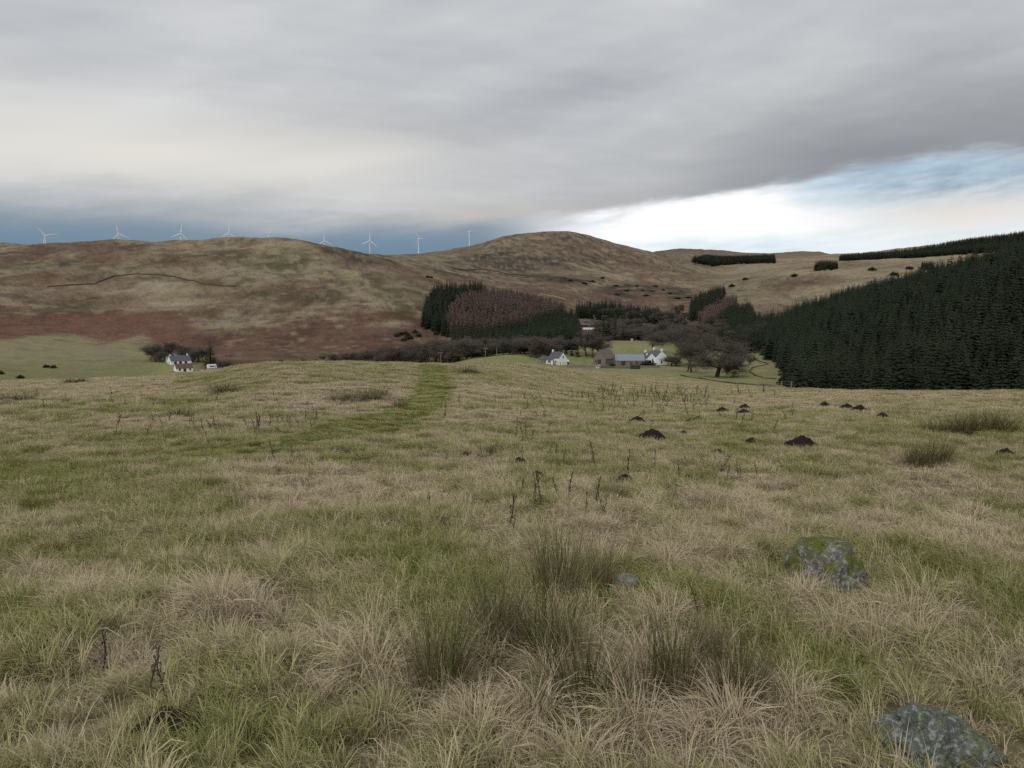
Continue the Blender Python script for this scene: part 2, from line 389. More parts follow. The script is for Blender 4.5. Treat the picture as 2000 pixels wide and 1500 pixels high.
olv = blobs([(540,515,48,11),(625,582,60,10),(520,575,34,7),(785,592,40,14,35),(450,500,60,10),(100,514,35,5),(120,600,40,8),(720,560,40,8,25),(590,500,35,8,12),(1440,520,70,7,8),(1420,508,50,5),(980,497,50,6,-8)])
C = lay(C, olv * sstep(n2 + .8 * n3, -.7, .2) * .85, OLIVE * .82)
strw = blobs([(340,592,90,9),(255,571,80,7),(345,562,110,8),(760,635,30,7),(642,625,20,3),(700,545,60,4,25),(480,482,120,6),(1080,530,60,5),(1170,530,60,4,15),(1310,552,60,5,15),(1060,463,40,3),(1560,532,90,7),(1700,535,110,9),(1600,570,90,9,-12)])
C = lay(C, strw * sstep(n2 + .8 * n3, -.6, .2) * .8, STRAW * 1.08)
drk = blobs([(1000,522,62,10,5),(1075,512,30,7),(930,508,30,6),(1105,470,26,5,10),(1150,505,26,4,15),(870,533,40,3,12),(1110,506,24,6),(955,502,34,6,-10),(1045,526,40,4,5),(985,512,30,5),(700,500,40,6,22),(650,487,28,5,12),(45,509,30,3),(105,519,22,3),(1030,506,50,4,4),(1180,497,30,3,18),(610,580,30,3),(1100,462,20,4),(900,520,60,3,10)])
C = lay(C, drk * sstep(n3 + .7 * n2, -1.0, -.1) * .9, HEATH)
C = lay(C, (sstep(n3 + .5 * n2, .32, .6) * .45 * (1 - strw)), HEATH * 1.3)
band = blobs([(1205,560,26,4,-12),(1270,563,45,5,6),(1320,573,32,5,12),(1110,547,36,4,4),(1225,572,40,4),(1060,541,40,2.5,4)])
C = lay(C, band * .95, np.array((.035, .038, .026)))
# moor beyond the glen, on the right
moor = sstep(rr, 1350, 1900) * sstep(PXG, 1330, 1480)
C = lay(C, moor * .85, lay(np.broadcast_to(STRAW * .95, C.shape), sstep(n4 + .4 * n2, -.3, .5), PINK * .95))
farh = sstep(rr, 3600, 4400); C = lay(C, farh * .85, PINK * .72)
saddle = sstep(rr, 1300, 1700) * sstep(PXG, 960, 880) * sstep(PXG, 700, 760)
C = lay(C, saddle * .4, PINK)
C = C * (.76 + .2 * np.maximum(moor, strw * .8))[..., None]  # hill colours dimmed to paint in cloud shadow, less on moor and straw
lw = in_poly(PXG, PYG, [(868,640),(880,612),(905,594),(958,584),(1010,588),(1060,600),(1105,612),(1075,630),(1000,652),(900,662),(876,658)]) | in_poly(PXG, PYG, [(1365,632),(1400,602),(1440,590),(1432,612),(1400,640),(1375,648)])
C = lay(C, lw * .8, np.array((.125, .088, .068)))
# valley floor and meadows
vm = (1 - far)
val_c = lay(np.broadcast_to(MEADOW, C.shape), sstep(n1 + .5 * n2, -.1, .6) * .6, STRAW * .8)
val_c = lay(val_c, sstep(n2 + .6 * n3, .1, .8) * .45, OLIVE)
C = lay(C, vm, val_c)
C = lay(C, vm * sstep(PXG, 370, 420) * sstep(PXG, 890, 840) * sstep(rr, 260, 300), BRACK * .62)
lf = sstep(PXG, 330, 250) * sstep(WY, 648, 662) * sstep(rr, 200, 260)
C = lay(C, lf, lay(lay(np.broadcast_to(STRAW * .62 + MEADOW * .18, C.shape), sstep(PYG + 8 * n2, 690, 728) * .75, MEADOW * .72), sstep(n2, .1, .7) * .35, OLIVE))
fing = np.interp(WX, [-300, 0, 40, 130, 200, 240, 260, 330], [640, 664, 655, 655, 672, 664, 655, 680])
C = lay(C, sstep(PXG, 420, 330) * sstep(rr, 480, 520) * sstep(fing - WY, -5, 5) * sstep(WY, 610, 622) * .9, BRACK * .85)
kn = blobs([(960, 700, 120, 14), (1240, 685, 130, 24), (1480, 735, 90, 26)]) * sstep(rr, 190, 250) * (1 - sstep(rr, 560, 640))
C = lay(C, kn * .8, MEADOW * (1.0 + .12 * n2[..., None]))
C = lay(C, blobs([(1500, 726, 24, 7), (1210, 668, 70, 5)]) * sstep(rr, 250, 290) * vm * .85, PINK * .95)
C = lay(C, sstep(PXG, 1560, 1620) * sstep(rr, 200, 235) * (1 - sstep(rr, 820, 880)), np.array((.05, .042, .03)))     # needle litter under the plantation
glen = sstep(PXG, 1110, 1150) * sstep(PXG, 1400, 1350) * sstep(rr, 560, 600) * (1 - sstep(rr, 930, 1000))
C = lay(C, glen * .75 * sstep(n2 + .5 * n3, -.9, -.1), np.array((.075, .06, .045)))
farmy = blobs([(1200, 717, 55, 3.2)]) * sstep(rr, 330, 360) * (1 - sstep(rr, 470, 500))
C = lay(C, farmy * .6, np.array((.12, .11, .10)))

# pasture in front
TRK = [hit(*p) for p in ((420, 888), (520, 876), (620, 858), (700, 840), (770, 818), (815, 795), (840, 770), (850, 748), (846, 728), (842, 716))]
TRK = [Vector((p.x, p.y)) for p in TRK]
def track_d(x, y):
    """signed offset from the track's centre line"""
    best = np.full(np.shape(x), 1e9); sg = np.zeros(np.shape(x))
    for a, b in zip(TRK, TRK[1:]):
        d = b - a; L = d.length; ux, uy = d.x / L, d.y / L
        t = np.clip((x - a.x) * ux + (y - a.y) * uy, 0, L); qx, qy = x - a.x - t * ux, y - a.y - t * uy
        dd = np.hypot(qx, qy); m = dd < best; best = np.where(m, dd, best); sg = np.where(m, np.sign(ux * qy - uy * qx), sg)
    return best * sg
GREENS = [(1050,925,90,26),(1170,905,60,20),(1400,880,70,24),(1350,945,60,18),(180,1090,200,60),(90,950,140,40),(330,985,170,40),(1240,1150,60,26),(870,1290,110,60),(520,1330,140,40),(1830,1170,120,40),(1560,1330,140,40),(1290,780,90,10),(1720,1010,80,24),(1480,800,70,12),(420,745,80,14),(250,790,110,14),(700,900,120,18),(1090,870,90,14),(950,1180,110,40),(430,1420,140,50),(60,1200,140,50),(1100,1400,120,50),(250,860,150,20)]
STRAWS = [(1120,1050,130,60),(1480,1045,120,45),(1720,1045,120,40),(420,1240,170,70),(760,1400,110,90),(1000,1460,190,70),(1350,1430,130,70),(1640,1220,120,40),(560,960,90,50),(650,960,60,30),(1860,1190,60,60),(1500,970,150,40),(1800,960,140,30),(160,1180,90,40),(880,770,190,16),(620,790,150,16),(640,755,110,10),(1500,790,220,10),(1800,775,260,8),(300,830,190,18),(1200,1300,110,70),(240,1290,90,60),(1900,1040,100,50),(1380,1100,110,40),(150,770,160,14),(1000,820,160,18)]
def patches(px, py, L):
    m = np.zeros(np.shape(px))
    for x, y, a, b in L: m = np.maximum(m, np.exp(-(((px - x) / a) ** 2 + ((py - y) / b) ** 2)))
    return m
def cover(x, y):
    """0 = green sward ... 1 = bleached grass"""
    x = np.asarray(x, float); y = np.asarray(y, float)
    px, py = project(x, y, ground_z(x, y))
    g = patches(px, py, GREENS); s = patches(px, py, STRAWS)
    r = np.hypot(x, y)
    t = .52 + .34 * fbm(x, y, 2.4, 4, 81) + .34 * fbm(x, y, .7, 3, 85) + .2 * fbm(x, y, 11, 3, 87) + .34 * s - .24 * g + .10 * sstep(r, 30, 90)
    td = np.abs(track_d(x, y) + .25 * perlin(x / 1.5, y / 1.5, 90))
    tm = 1 - sstep(td, 1.0, 1.7); t = t * (1 - tm) + tm * (.17 - .15 * np.exp(-((td - .8) / .25) ** 2))
    t = t + .32 * sstep(px + 60 * fbm(x, y, 20, 2, 88), 370, 290) * sstep(r, 58, 74)
    return np.clip(t, 0, 1)
pm = 1 - sstep(rr, 205, 235)
pm = np.where((PXG > 1040) & (PXG < 1560), 1 - sstep(rr, KR[:, 4][:, None] * 1.05, KR[:, 4][:, None] * 1.25), pm)
sel = np.nonzero((pm > 0).any(0))[0].max() + 1
cv = np.zeros_like(GX); cv[:, :sel] = cover(GX[:, :sel], GY[:, :sel])
cv2 = np.clip(cv + .28 * fbm(GX, GY, .25, 2, 93) * (1 - sstep(rr, 25, 60)), 0, 1)
P = lay(lay(np.broadcast_to(MOSS * .95, C.shape), sstep(cv2, .1, .5), THATCH * .85), sstep(cv2, .5, .95), STRAW * .88)
P = lay(P, (1 - sstep(rr, 12, 40)) * .5, THATCH * .45)      # near ground darkened for the shade between blades, over thatch and moss
td = track_d(GX[:, :sel], GY[:, :sel]) + .2 * perlin(GX[:, :sel] / 1.5, GY[:, :sel] / 1.5, 90)
tk = np.zeros_like(GX); tk[:, :sel] = np.exp(-((np.abs(td) - .85) / .3) ** 2) * sstep(rr[:, :sel], 10, 22)
P = lay(P, tk * .8, MOSS * .55)
strip = sstep(WX, 380, 300) * sstep(rr, 62, 75) * pm
P = lay(P, strip * .85, STRAW * .92)
C = lay(C, pm, P)

def terrain_mesh(name, j0, j1, mat, centre=False):
    na, nr = len(AZ), j1 - j0
    v = np.stack([GX[:, j0:j1], GY[:, j0:j1], ZG[:, j0:j1]], -1)[:-1].reshape(-1, 3)      # last azimuth repeats the first
    col = C[:-1, j0:j1].reshape(-1, 3); na -= 1
    i, j = np.meshgrid(np.arange(na), np.arange(nr - 1), indexing='ij'); i2 = (i + 1) % na
    f = np.stack([i * nr + j, i * nr + j + 1, i2 * nr + j + 1, i2 * nr + j], -1).reshape(-1, 4)[:, ::-1]
    fs = [f]
    if centre:
        v = np.vstack([v, [[0, 0, 0]]]); col = np.vstack([col, col[:1]]); k = np.arange(na)
        fs.append(np.stack([np.full(na, len(v) - 1), ((k + 1) % na) * nr, k * nr], -1))
    me = mesh_np(name, v, fs, mat, smooth=True)
    vattr(me, 'albedo', np.hstack([col, np.ones((len(col), 1))]), 'FLOAT_COLOR')
    return obj(name, me)

def new_mat(name, rough=0.9, spec=0.15):
    m = bpy.data.materials.new(name); m.use_nodes = True; b = m.node_tree.nodes['Principled BSDF']
    b.inputs['Roughness'].default_value = rough; b.inputs['Specular IOR Level'].default_value = spec
    return m, m.node_tree, b
def attr(nt, name, kind='GEOMETRY', out='Color'):
    n = nt.nodes.new('ShaderNodeAttribute'); n.attribute_name = name; n.attribute_type = kind; return S(nt, n.outputs[out])
def objco(nt): return S(nt, nt.nodes.new('ShaderNodeTexCoord').outputs['Object'])
def worldpos(nt): return S(nt, nt.nodes.new('ShaderNodeNewGeometry').outputs['Position'])
def bump(nt, b, h, dist, strength=1.0):
    n = nt.nodes.new('ShaderNodeBump'); n.inputs['Strength'].default_value = strength; n.inputs['Distance'].default_value = dist
    nt.links.new(h.k, n.inputs['Height']); nt.links.new(n.outputs[0], b.inputs['Normal'])
def plain(name, col, rough=.85, var=.25, scale=3.0, spec=.2, bumpd=0.0, metal=0.0):
    """one colour with worn, blotchy variation"""
    m, nt, b = new_mat(name, rough, spec); p = objco(nt)
    n = noise(nt, p, scale, 5, .6); n_ = noise(nt, p, scale * 7, 4, .6)
    f = ((n - .5) * 2.2 + (n_ - .5) * 1.2) * var + 1.0
    c = mixc(nt, 1.0, tuple(col), combine(nt, f, f, f), 'MULTIPLY'); nt.links.new(c.k, b.inputs['Base Color'])
    b.inputs['Metallic'].default_value = metal
    if bumpd: bump(nt, b, n + n_ * .5, bumpd)
    return m
def ground_mat(name, s1, s2, amp, bd):
    m, nt, b = new_mat(name, .95, .08); p = worldpos(nt)
    a = noise(nt, p, s1, 6, .62); c = noise(nt, p, s2, 5, .62)
    f = ((a - .5) * 1.8 + (c - .5) * 3.0) * amp + 1.0
    nt.links.new(mixc(nt, 1.0, attr(nt, 'albedo'), combine(nt, f, f, f * .97), 'MULTIPLY').k, b.inputs['Base Color'])
    bump(nt, b, a + c * .6, bd); return m
JF = int(np.searchsorted(RG, 215)); JV = int(np.searchsorted(RG, 600))
tag(terrain_mesh('pasture', 0, JF + 1, ground_mat('pasture_ground', 1.6, 9.0, .55, .05), True), 'rough pasture of bleached and green grass sloping away in the foreground', 'pasture', kind='structure')
tag(terrain_mesh('valley_floor', JF, JV + 1, ground_mat('valley_ground', .12, .7, .35, .35)), 'green valley floor with meadows around the farm', 'valley', kind='structure')
tag(terrain_mesh('hills', JV, len(RG), ground_mat('hill_ground', .07, .5, .62, .9)), 'rounded moorland hills with bracken and straw grass under the skyline', 'hills', kind='structure')

# ---------------------------------------------------------------- tree kinds
def foliage_mat(name, col, col2, rough=.8, inst=False):
    m, nt, b = new_mat(name, rough, .1); p = worldpos(nt)
    n = noise(nt, p, .09, 3, .6); k = noise(nt, p, 1.3, 3, .6)
    f = ((n - .5) * 2.4 + (k - .5) * 1.2 + .5).sat()
    ri = nt.nodes.new('ShaderNodeObjectInfo'); r = S(nt, ri.outputs['Random'])
    f = (f + (r - .5) * .7).sat()
    nt.links.new(mixc(nt, f, col, col2).k, b.inputs['Base Color']); return m
M_SPRUCE = foliage_mat('spruce_needles', (.015, .021, .012), (.031, .041, .022))  # needle colours lowered to hold the plantation's shade
M_LARCH = foliage_mat('larch_twigs', (.17, .124, .105), (.195, .144, .121))
M_TWIG = foliage_mat('bare_twigs', (.08, .071, .059), (.13, .114, .092))
M_TWIG2 = foliage_mat('birch_twigs', (.115, .088, .077), (.165, .128, .108))
M_BARK = plain('bark', (.055, .047, .038), .9, .3, 2.0)
M_GORSE = foliage_mat('gorse', (.028, .032, .018), (.055, .058, .028))

def spruce_crown(seed, tiers=15, rad=.175, per=9, lo=.05):
    r = random.Random(seed); V, F = [], []
    for t in range(tiers):
        h = lo + (1 - lo - .02) * (t / (tiers - 1)) ** .92
        R0 = rad * (1 - h) ** .8 + .012
        n = max(4, int(per * (1 - .55 * h)))
        for k in range(n):
            a = 2 * math.pi * (k + r.random() * .8) / n + t * 1.3; L = R0 * r.uniform(.7, 1.15)
            d = Vector((math.cos(a), math.sin(a), 0)); s = Vector((-d.y, d.x, 0)); z = Vector((0, 0, 1))
            base = z * (h + r.uniform(-.012, .02)); droop = r.uniform(.25, .6) * L; w = L * r.uniform(.26, .4)
            b = len(V)
            mid = base + d * L * .55 - z * droop * .35; tip = base + d * L - z * droop + z * L * .12
            V += [base, mid + s * w - z * .25 * w, tip, mid - s * w - z * .25 * w, mid + z * .012]
            F += [(b, b + 1, b + 4), (b + 1, b + 2, b + 4), (b + 2, b + 3, b + 4), (b + 3, b, b + 4)]
            for q in range(2):     # hanging sprays
                u = r.uniform(.35, .95); c = base + d * L * u - z * droop * u * u; b = len(V); e = L * r.uniform(.2, .34)
                V += [c + s * e * .5, c - s * e * .5, c - z * e * .8 + d * e * r.uniform(-.2, .5)]; F += [(b, b + 1, b + 2)]
    b = len(V); V += [Vector((.006, 0, .93)), Vector((-.004, .006, .93)), Vector((-.004, -.006, .93)), Vector((0, 0, 1.03))]
    F += [(b, b + 1, b + 3), (b + 1, b + 2, b + 3), (b + 2, b, b + 3)]
    return np.array([tuple(v) for v in V]), np.array(F)
def bare_tree(seed, spread=.5, forks=3, trunk=.28, levels=6, upright=.35, twigs=3, thick=.02, droop=0.0):
    """unit-height leafless tree: limb tubes and a haze of fine twigs"""
    r = random.Random(seed); limbs = MB(); TV, TF = [], []
    def grow(p, d, L, rad, lev):
        pts = [p]; q = p.copy(); dd = d.copy(); n = 3 if lev < 3 else 2
        for i in range(n):
            dd = (dd + Vector((r.gauss(0, .16), r.gauss(0, .16), r.gauss(0, .1) + upright * .18 - droop * .1 * lev))).normalized()
            q = q + dd * (L / n); pts.append(q.copy())
        if lev <= 2: limbs.tube(pts, [rad * (1 - .45 * i / n) for i in range(n + 1)], 5 if lev == 0 else 3, False)
        else:
            for a, b_ in zip(pts, pts[1:]):
                s = (b_ - a).cross(Vector((r.gauss(0, 1), r.gauss(0, 1), r.gauss(0, 1)))).normalized() * max(rad * .6, .0008); b = len(TV)
                TV.extend([a - s, a + s, b_ + s * .6, b_ - s * .6]); TF.append((b, b + 1, b + 2, b + 3))
        if lev >= levels: return
        k = forks + (1 if lev >= 2 else 0) + (r.random() < .4)
        for i in range(k):
            u = r.uniform(.35, 1.0) if lev else r.uniform(.55, 1.0); j = min(int(u * n), n - 1); c = pts[j].lerp(pts[j + 1], u * n - j)
            ax = Vector((r.gauss(0, 1), r.gauss(0, 1), r.gauss(0, .55))).normalized()
            nd = (dd * (1 - spread) + ax * spread * 1.25 + Vector((0, 0, upright * .3))).normalized()
            grow(c, nd, L * r.uniform(.58, .82), rad * r.uniform(.48, .62), lev + 1)
        if lev: grow(pts[-1], dd, L * .7, rad * .55, lev + 1)
    grow(Vector((0, 0, -.02)), Vector((r.gauss(0, .05), r.gauss(0, .05), 1)).normalized(), trunk, thick, 0)
    tv = np.array([tuple(v) for v in TV]); lv = np.array(limbs.v); top = tv[:, 2].max()
    tv /= top; lv = lv / top
    return (lv, limbs.f), (tv, np.array(TF))
def limb_mesh(name, lv, lf, mat):
    me = bpy.data.meshes.new(name); me.from_pydata([tuple(v) for v in lv], [], lf); me.materials.append(mat); me.update(); return me

def trunk_mesh(h, r): return MB().tube([(0, 0, -.03), (0, 0, h * .5), (0, 0, h)], [r, r * .7, r * .15], 5, False).mesh('trunk', M_BARK)
SPR = [mesh_np('spruce_crown', *spruce_crown(s, 15 + s % 3, .16 + .012 * (s % 4)), M_SPRUCE) for s in range(5)]
SPR_T = trunk_mesh(.9, .014)
def larch(seed):
    r = random.Random(seed); V, F = [], []
    for k in range(200):
        h = r.uniform(.12, .97); a = r.uniform(0, 6.283); L = (.15 * (1 - h) ** .7 + .02) * r.uniform(.6, 1.1)
        d = Vector((math.cos(a), math.sin(a), r.uniform(-.1, .45))); s = Vector((-d.y, d.x, r.uniform(-.6, .6))).normalized() * .0046; p = Vector((0, 0, h)); b = len(V)
        V += [p - s, p + s, p + d * L + s * .5, p + d * L - s * .5]; F += [(b, b + 1, b + 2, b + 3)]
        for q in range(3):
            u = r.uniform(.3, 1); c = p + d * L * u; e = Vector((r.gauss(0, 1), r.gauss(0, 1), r.gauss(0, .6))).normalized() * r.uniform(.02, .055); b = len(V)
            V += [c - s * .8, c + s * .8, c + e + s * .4, c + e - s * .4]; F += [(b, b + 1, b + 2, b + 3)]
    b = len(V); w = .009
    V += [Vector((-w, 0, 0)), Vector((w, 0, 0)), Vector((0, 0, 1)), Vector((0, -w, 0)), Vector((0, w, 0))]; F2 = [(b, b + 1, b + 2), (b + 3, b + 4, b + 2)]
    return np.array([tuple(v) for v in V]), [np.array(F), np.array(F2)]
LARCH = [mesh_np('larch_crown', *larch(s), M_LARCH) for s in range(3)]
BARE = []
for s, kw in enumerate([dict(spread=.55, forks=3, upright=.3), dict(spread=.6, forks=3, upright=.2, trunk=.24), dict(spread=.48, forks=3, upright=.45), dict(spread=.62, forks=3, upright=.15, trunk=.2), dict(spread=.42, forks=3, upright=.6, thick=.015)]):
    (lv, lf), (tv, tf) = bare_tree(100 + s, **kw)
    BARE.append((limb_mesh('trunk', lv, lf, M_BARK), mesh_np('crown', tv, tf, M_TWIG2 if s == 4 else M_TWIG)))

# ---------------------------------------------------------------- scatter on points with geometry nodes (stuff only)
def base_obj(me): return bpy.data.objects.new(me.name + '_source', me)
def scatter(name, pts, rot, scl, idx, bases, tint=None):
    me = bpy.data.meshes.new(name); me.vertices.add(len(pts)); me.vertices.foreach_set('co', np.ascontiguousarray(pts, dtype=np.float32).ravel())
    vattr(me, 'rot', rot, 'FLOAT_VECTOR'); vattr(me, 'scl', scl, 'FLOAT_VECTOR'); vattr(me, 'idx', idx, 'INT')
    if tint is not None: vattr(me, 'tint', tint)
    o = obj(name, me)
    ng = bpy.data.node_groups.new(name + '_scatter', 'GeometryNodeTree')
    ng.interface.new_socket('Geometry', in_out='INPUT', socket_type='NodeSocketGeometry')
    ng.interface.new_socket('Geometry', in_out='OUTPUT', socket_type='NodeSocketGeometry')
    N, L = ng.nodes, ng.links
    gi, go = N.new('NodeGroupInput'), N.new('NodeGroupOutput'); iop = N.new('GeometryNodeInstanceOnPoints'); jn = N.new('GeometryNodeJoinGeometry')
    for m in bases:
        oi = N.new('GeometryNodeObjectInfo'); oi.inputs['Object'].default_value = m; oi.inputs['As Instance'].default_value = True
        L.new(oi.outputs['Geometry'], jn.inputs[0])
    def na(nm, dt):
        n = N.new('GeometryNodeInputNamedAttribute'); n.data_type = dt; n.inputs[0].default_value = nm; return n.outputs[0]
    L.new(gi.outputs[0], iop.inputs['Points']); L.new(jn.outputs[0], iop.inputs['Instance']); iop.inputs['Pick Instance'].default_value = True
    L.new(na('idx', 'INT'), iop.inputs['Instance Index'])
    e2r = N.new('FunctionNodeEulerToRotation'); L.new(na('rot', 'FLOAT_VECTOR'), e2r.inputs[0]); L.new(e2r.outputs[0], iop.inputs['Rotation'])
    L.new(na('scl', 'FLOAT_VECTOR'), iop.inputs['Scale']); L.new(iop.outputs[0], go.inputs[0])
    md = o.modifiers.new('scatter', 'NODES'); md.node_group = ng
    return o
def forest_points(poly, r0, r1, spacing, seed):
    """jittered grid of planting spots whose ground lies inside an outline traced on the photograph"""
    g = np.random.default_rng(seed); xs = [p[0] for p in poly]
    a0, a1 = float(pix_az(min(xs))), float(pix_az(max(xs)))
    x0, x1 = min(math.sin(a) * r for a in (a0, a1) for r in (r0, r1)), max(math.sin(a) * r for a in (a0, a1) for r in (r0, r1))
    X, Y = np.meshgrid(np.arange(x0, x1, spacing), np.arange(r0 * .6, r1, spacing)); X = X.ravel(); Y = Y.ravel()
    X = X + g.uniform(-.42, .42, X.shape) * spacing; Y = Y + g.uniform(-.42, .42, X.shape) * spacing
    r = np.hypot(X, Y); k = (r > r0) & (r < r1); X, Y = X[k], Y[k]; Z = ground_z(X, Y); px, py = project(X, Y, Z)
    wv = 4500 / (np.hypot(X, Y) + 200)
    k = in_poly(px + wv * fbm(X, Y, 70, 3, 140), py + .35 * wv * fbm(X, Y, 70, 3, 150), poly); return X[k], Y[k], Z[k], px[k], py[k]
def forest_stuff(name, X, Y, Z, h, bases, label, seed, wid=1.0):
    g = np.random.default_rng(seed); n = len(X)
    rot = np.stack([g.normal(0, .03, n), g.normal(0, .03, n), g.uniform(0, 6.28, n)], -1)
    w = h * g.uniform(.85, 1.2, n) * wid
    o = scatter(name, np.stack([X, Y, Z - .2], -1), rot, np.stack([w, w, h], -1), g.integers(0, len(bases), n), bases)
    return tag(o, label, 'wood', kind='stuff')
SPR_B = [base_obj(m) for m in SPR]; LAR_B = [base_obj(m) for m in LARCH]

# right-hand spruce plantation: the 300 largest in view stand as trees of their own
X, Y, Z, px, py = forest_points([(1385,662),(1440,690),(1480,690),(1530,722),(1552,765),(1560,790),(2400,800),(2400,500),(2000,512),(1900,530),(1800,551),(1700,577),(1600,606),(1500,634),(1440,634),(1400,640)], 205, 830, 4.9, 11)
H = rng.uniform(10.5, 17.5, len(X)) * (1 + .16 * fbm(X, Y, 45, 3, 111)) * (1 - .12 * sstep(np.hypot(X, Y), 500, 800))
H[(rng.random(len(X)) < .08)] *= 1.13
rd = np.hypot(X, Y); tpx, tpy = project(X, Y, Z + H)
vis = (px > -20) & (px < 2020) & (tpy < 745)
rank = np.argsort(np.where(vis, rd, 1e9)); near = rank[:300]; rest = np.setdiff1d(np.arange(len(X)), near)
protos = []
for i, me in enumerate(SPR):
    t = empty('spruce_tree', (0, 0, 0)); obj('trunk', SPR_T, t); obj('crown', me, t); protos.append(t)
    tag(t, 'dark green spruce at the near edge of the right-hand plantation', 'spruce', 'spruces along the near edge of the plantation')
for n, i in enumerate(near):
    h = float(H[i]); w = h * random.uniform(1.15, 1.6); loc = (X[i], Y[i], Z[i] - .15); rz = random.uniform(0, 6.28)
    if n < 5: t = protos[n]; t.location = loc; t.rotation_euler = (0, 0, rz); t.scale = (w, w, h)
    else: copy_tree(protos[random.randrange(5)], loc, rz, (w, w, h))
forest_stuff('spruce_plantation', X[rest], Y[rest], Z[rest], H[rest], SPR_B, 'dense dark spruce plantation covering the hillside on the right', 12, 1.4)

def wood(name, poly, r0, r1, sp, hh, bases, label, seed, wid=1.0):
    X, Y, Z, px, py = forest_points(poly, r0, r1, sp, seed); h = np.random.default_rng(seed).uniform(*hh, len(X))
    return forest_stuff(name, X, Y, Z, h, bases, label, seed, wid)
wood('spruce_wood', [(824,638),(832,598),(848,580),(880,573),(938,572),(955,582),(905,592),(876,612),(866,640),(880,662),(862,655)], 520, 1000, 4.2, (12, 17), SPR_B, 'dark spruce strip on the left edge of the larch wood', 21, 1.15)
wood('larch_wood', [(868,640),(880,612),(905,594),(958,584),(1010,588),(1060,600),(1105,612),(1075,630),(1000,652),(900,662),(876,658)], 520, 1000, 3.6, (11, 15), LAR_B, 'reddish brown leafless larch wood on the slope below the round hill', 22, 1.3)
wood('lower_spruce_wood', [(882,668),(940,668),(1000,655),(1060,632),(1095,622),(1128,628),(1133,672),(1128,692),(1060,700),(1000,700),(940,704),(884,694)], 490, 1000, 4.4, (12, 18), SPR_B, 'dark spruce wood below the larch trees, left of the farm', 23, 1.15)
wood('valley_spruce_belt', [(1125,606),(1180,604),(1240,612),(1290,618),(1290,632),(1200,628),(1160,622),(1125,622)], 700, 1150, 4.6, (11, 16), SPR_B, 'dark conifer belt across the valley behind the lodges', 24, 1.2)
wood('glen_spruce_wood', [(1350,600),(1385,580),(1415,572),(1412,590),(1385,612),(1362,628),(1345,630)], 780, 1500, 5.0, (12, 17), SPR_B, 'dark conifer strip in the glen, left of the larch stand', 25, 1.2)
wood('glen_larch_stand', [(1365,632),(1400,602),(1440,590),(1432,612),(1400,640),(1375,648)], 700, 1300, 4.0, (11, 15), LAR_B, 'small reddish larch stand between conifers in the glen', 26, 1.3)
wood('glen_mixed_wood', [(1385,645),(1425,615),(1465,608),(1478,640),(1440,655),(1400,662)], 600, 1200, 4.6, (11, 17), SPR_B, 'dark conifer clump in the glen beside the big plantation', 27, 1.2)
wood('moor_plantation', [(1590,526),(1600,521),(1632,522),(1638,527),(1615,529)], 1250, 2400, 6, (12, 15), SPR_B, 'small square conifer clump standing alone on the pale moor', 28, 1.2)
wood('moor_clump', [(1800,525),(1824,524),(1824,529),(1800,529)], 1150, 2400, 6, (12, 14), SPR_B, 'tiny conifer clump at the edge of the moor above the plantation', 29, 1.2)
wood('far_forest', [(1345,512),(1380,506),(1440,503),(1512,506),(1514,514),(1440,516),(1390,521)], 2000, 3600, 9, (14, 19), SPR_B, 'thin dark forest strip under the far rounded hill', 30, 1.6)
wood('horizon_forest', [(1640,508),(1700,501),(1760,496),(1800,490),(1850,480),(1900,472),(2000,460),(2300,440),(2300,480),(2000,494),(1900,497),(1820,502),(1740,509),(1640,513)], 2100, 3400, 9, (14, 19), SPR_B, 'black forest covering the long ridge on the right horizon', 31, 1.6)

# ---------------------------------------------------------------- buildings
M_WHITE = plain('whitewash', (.74, .76, .78), .85, .10, .8); M_SLATE = plain('slate', (.085, .09, .105), .6, .3, 1.2)
M_BLUEROOF = plain('blue_grey_sheet', (.20, .235, .28), .5, .15, .6); M_BROWNROOF = plain('brown_roof', (.135, .112, .10), .8, .25, .8)
M_STONE = plain('rubble_stone', (.17, .15, .125), .95, .4, 1.6); M_GLASS = plain('dark_glass', (.02, .025, .03), .15, .1, 1, .5)
M_DARKWOOD = plain('dark_boards', (.055, .045, .036), .9, .3, 2.0); M_WOOD = plain('weathered_wood', (.21, .19, .165), .9, .3, 3.0)
M_RED = plain('red_brown_roof', (.12, .066, .052), .8, .2, 1); M_CREAM = plain('cream_render', (.52, .47, .41), .9, .12, 1)
M_TYRE = plain('rubber', (.02, .02, .02), .8, .2, 5); M_LAMP = plain('lamp_glass', (.85, .85, .8), .2, .03, 5, .5)
M_METAL = plain('grey_metal', (.42, .44, .45), .45, .1, 4)
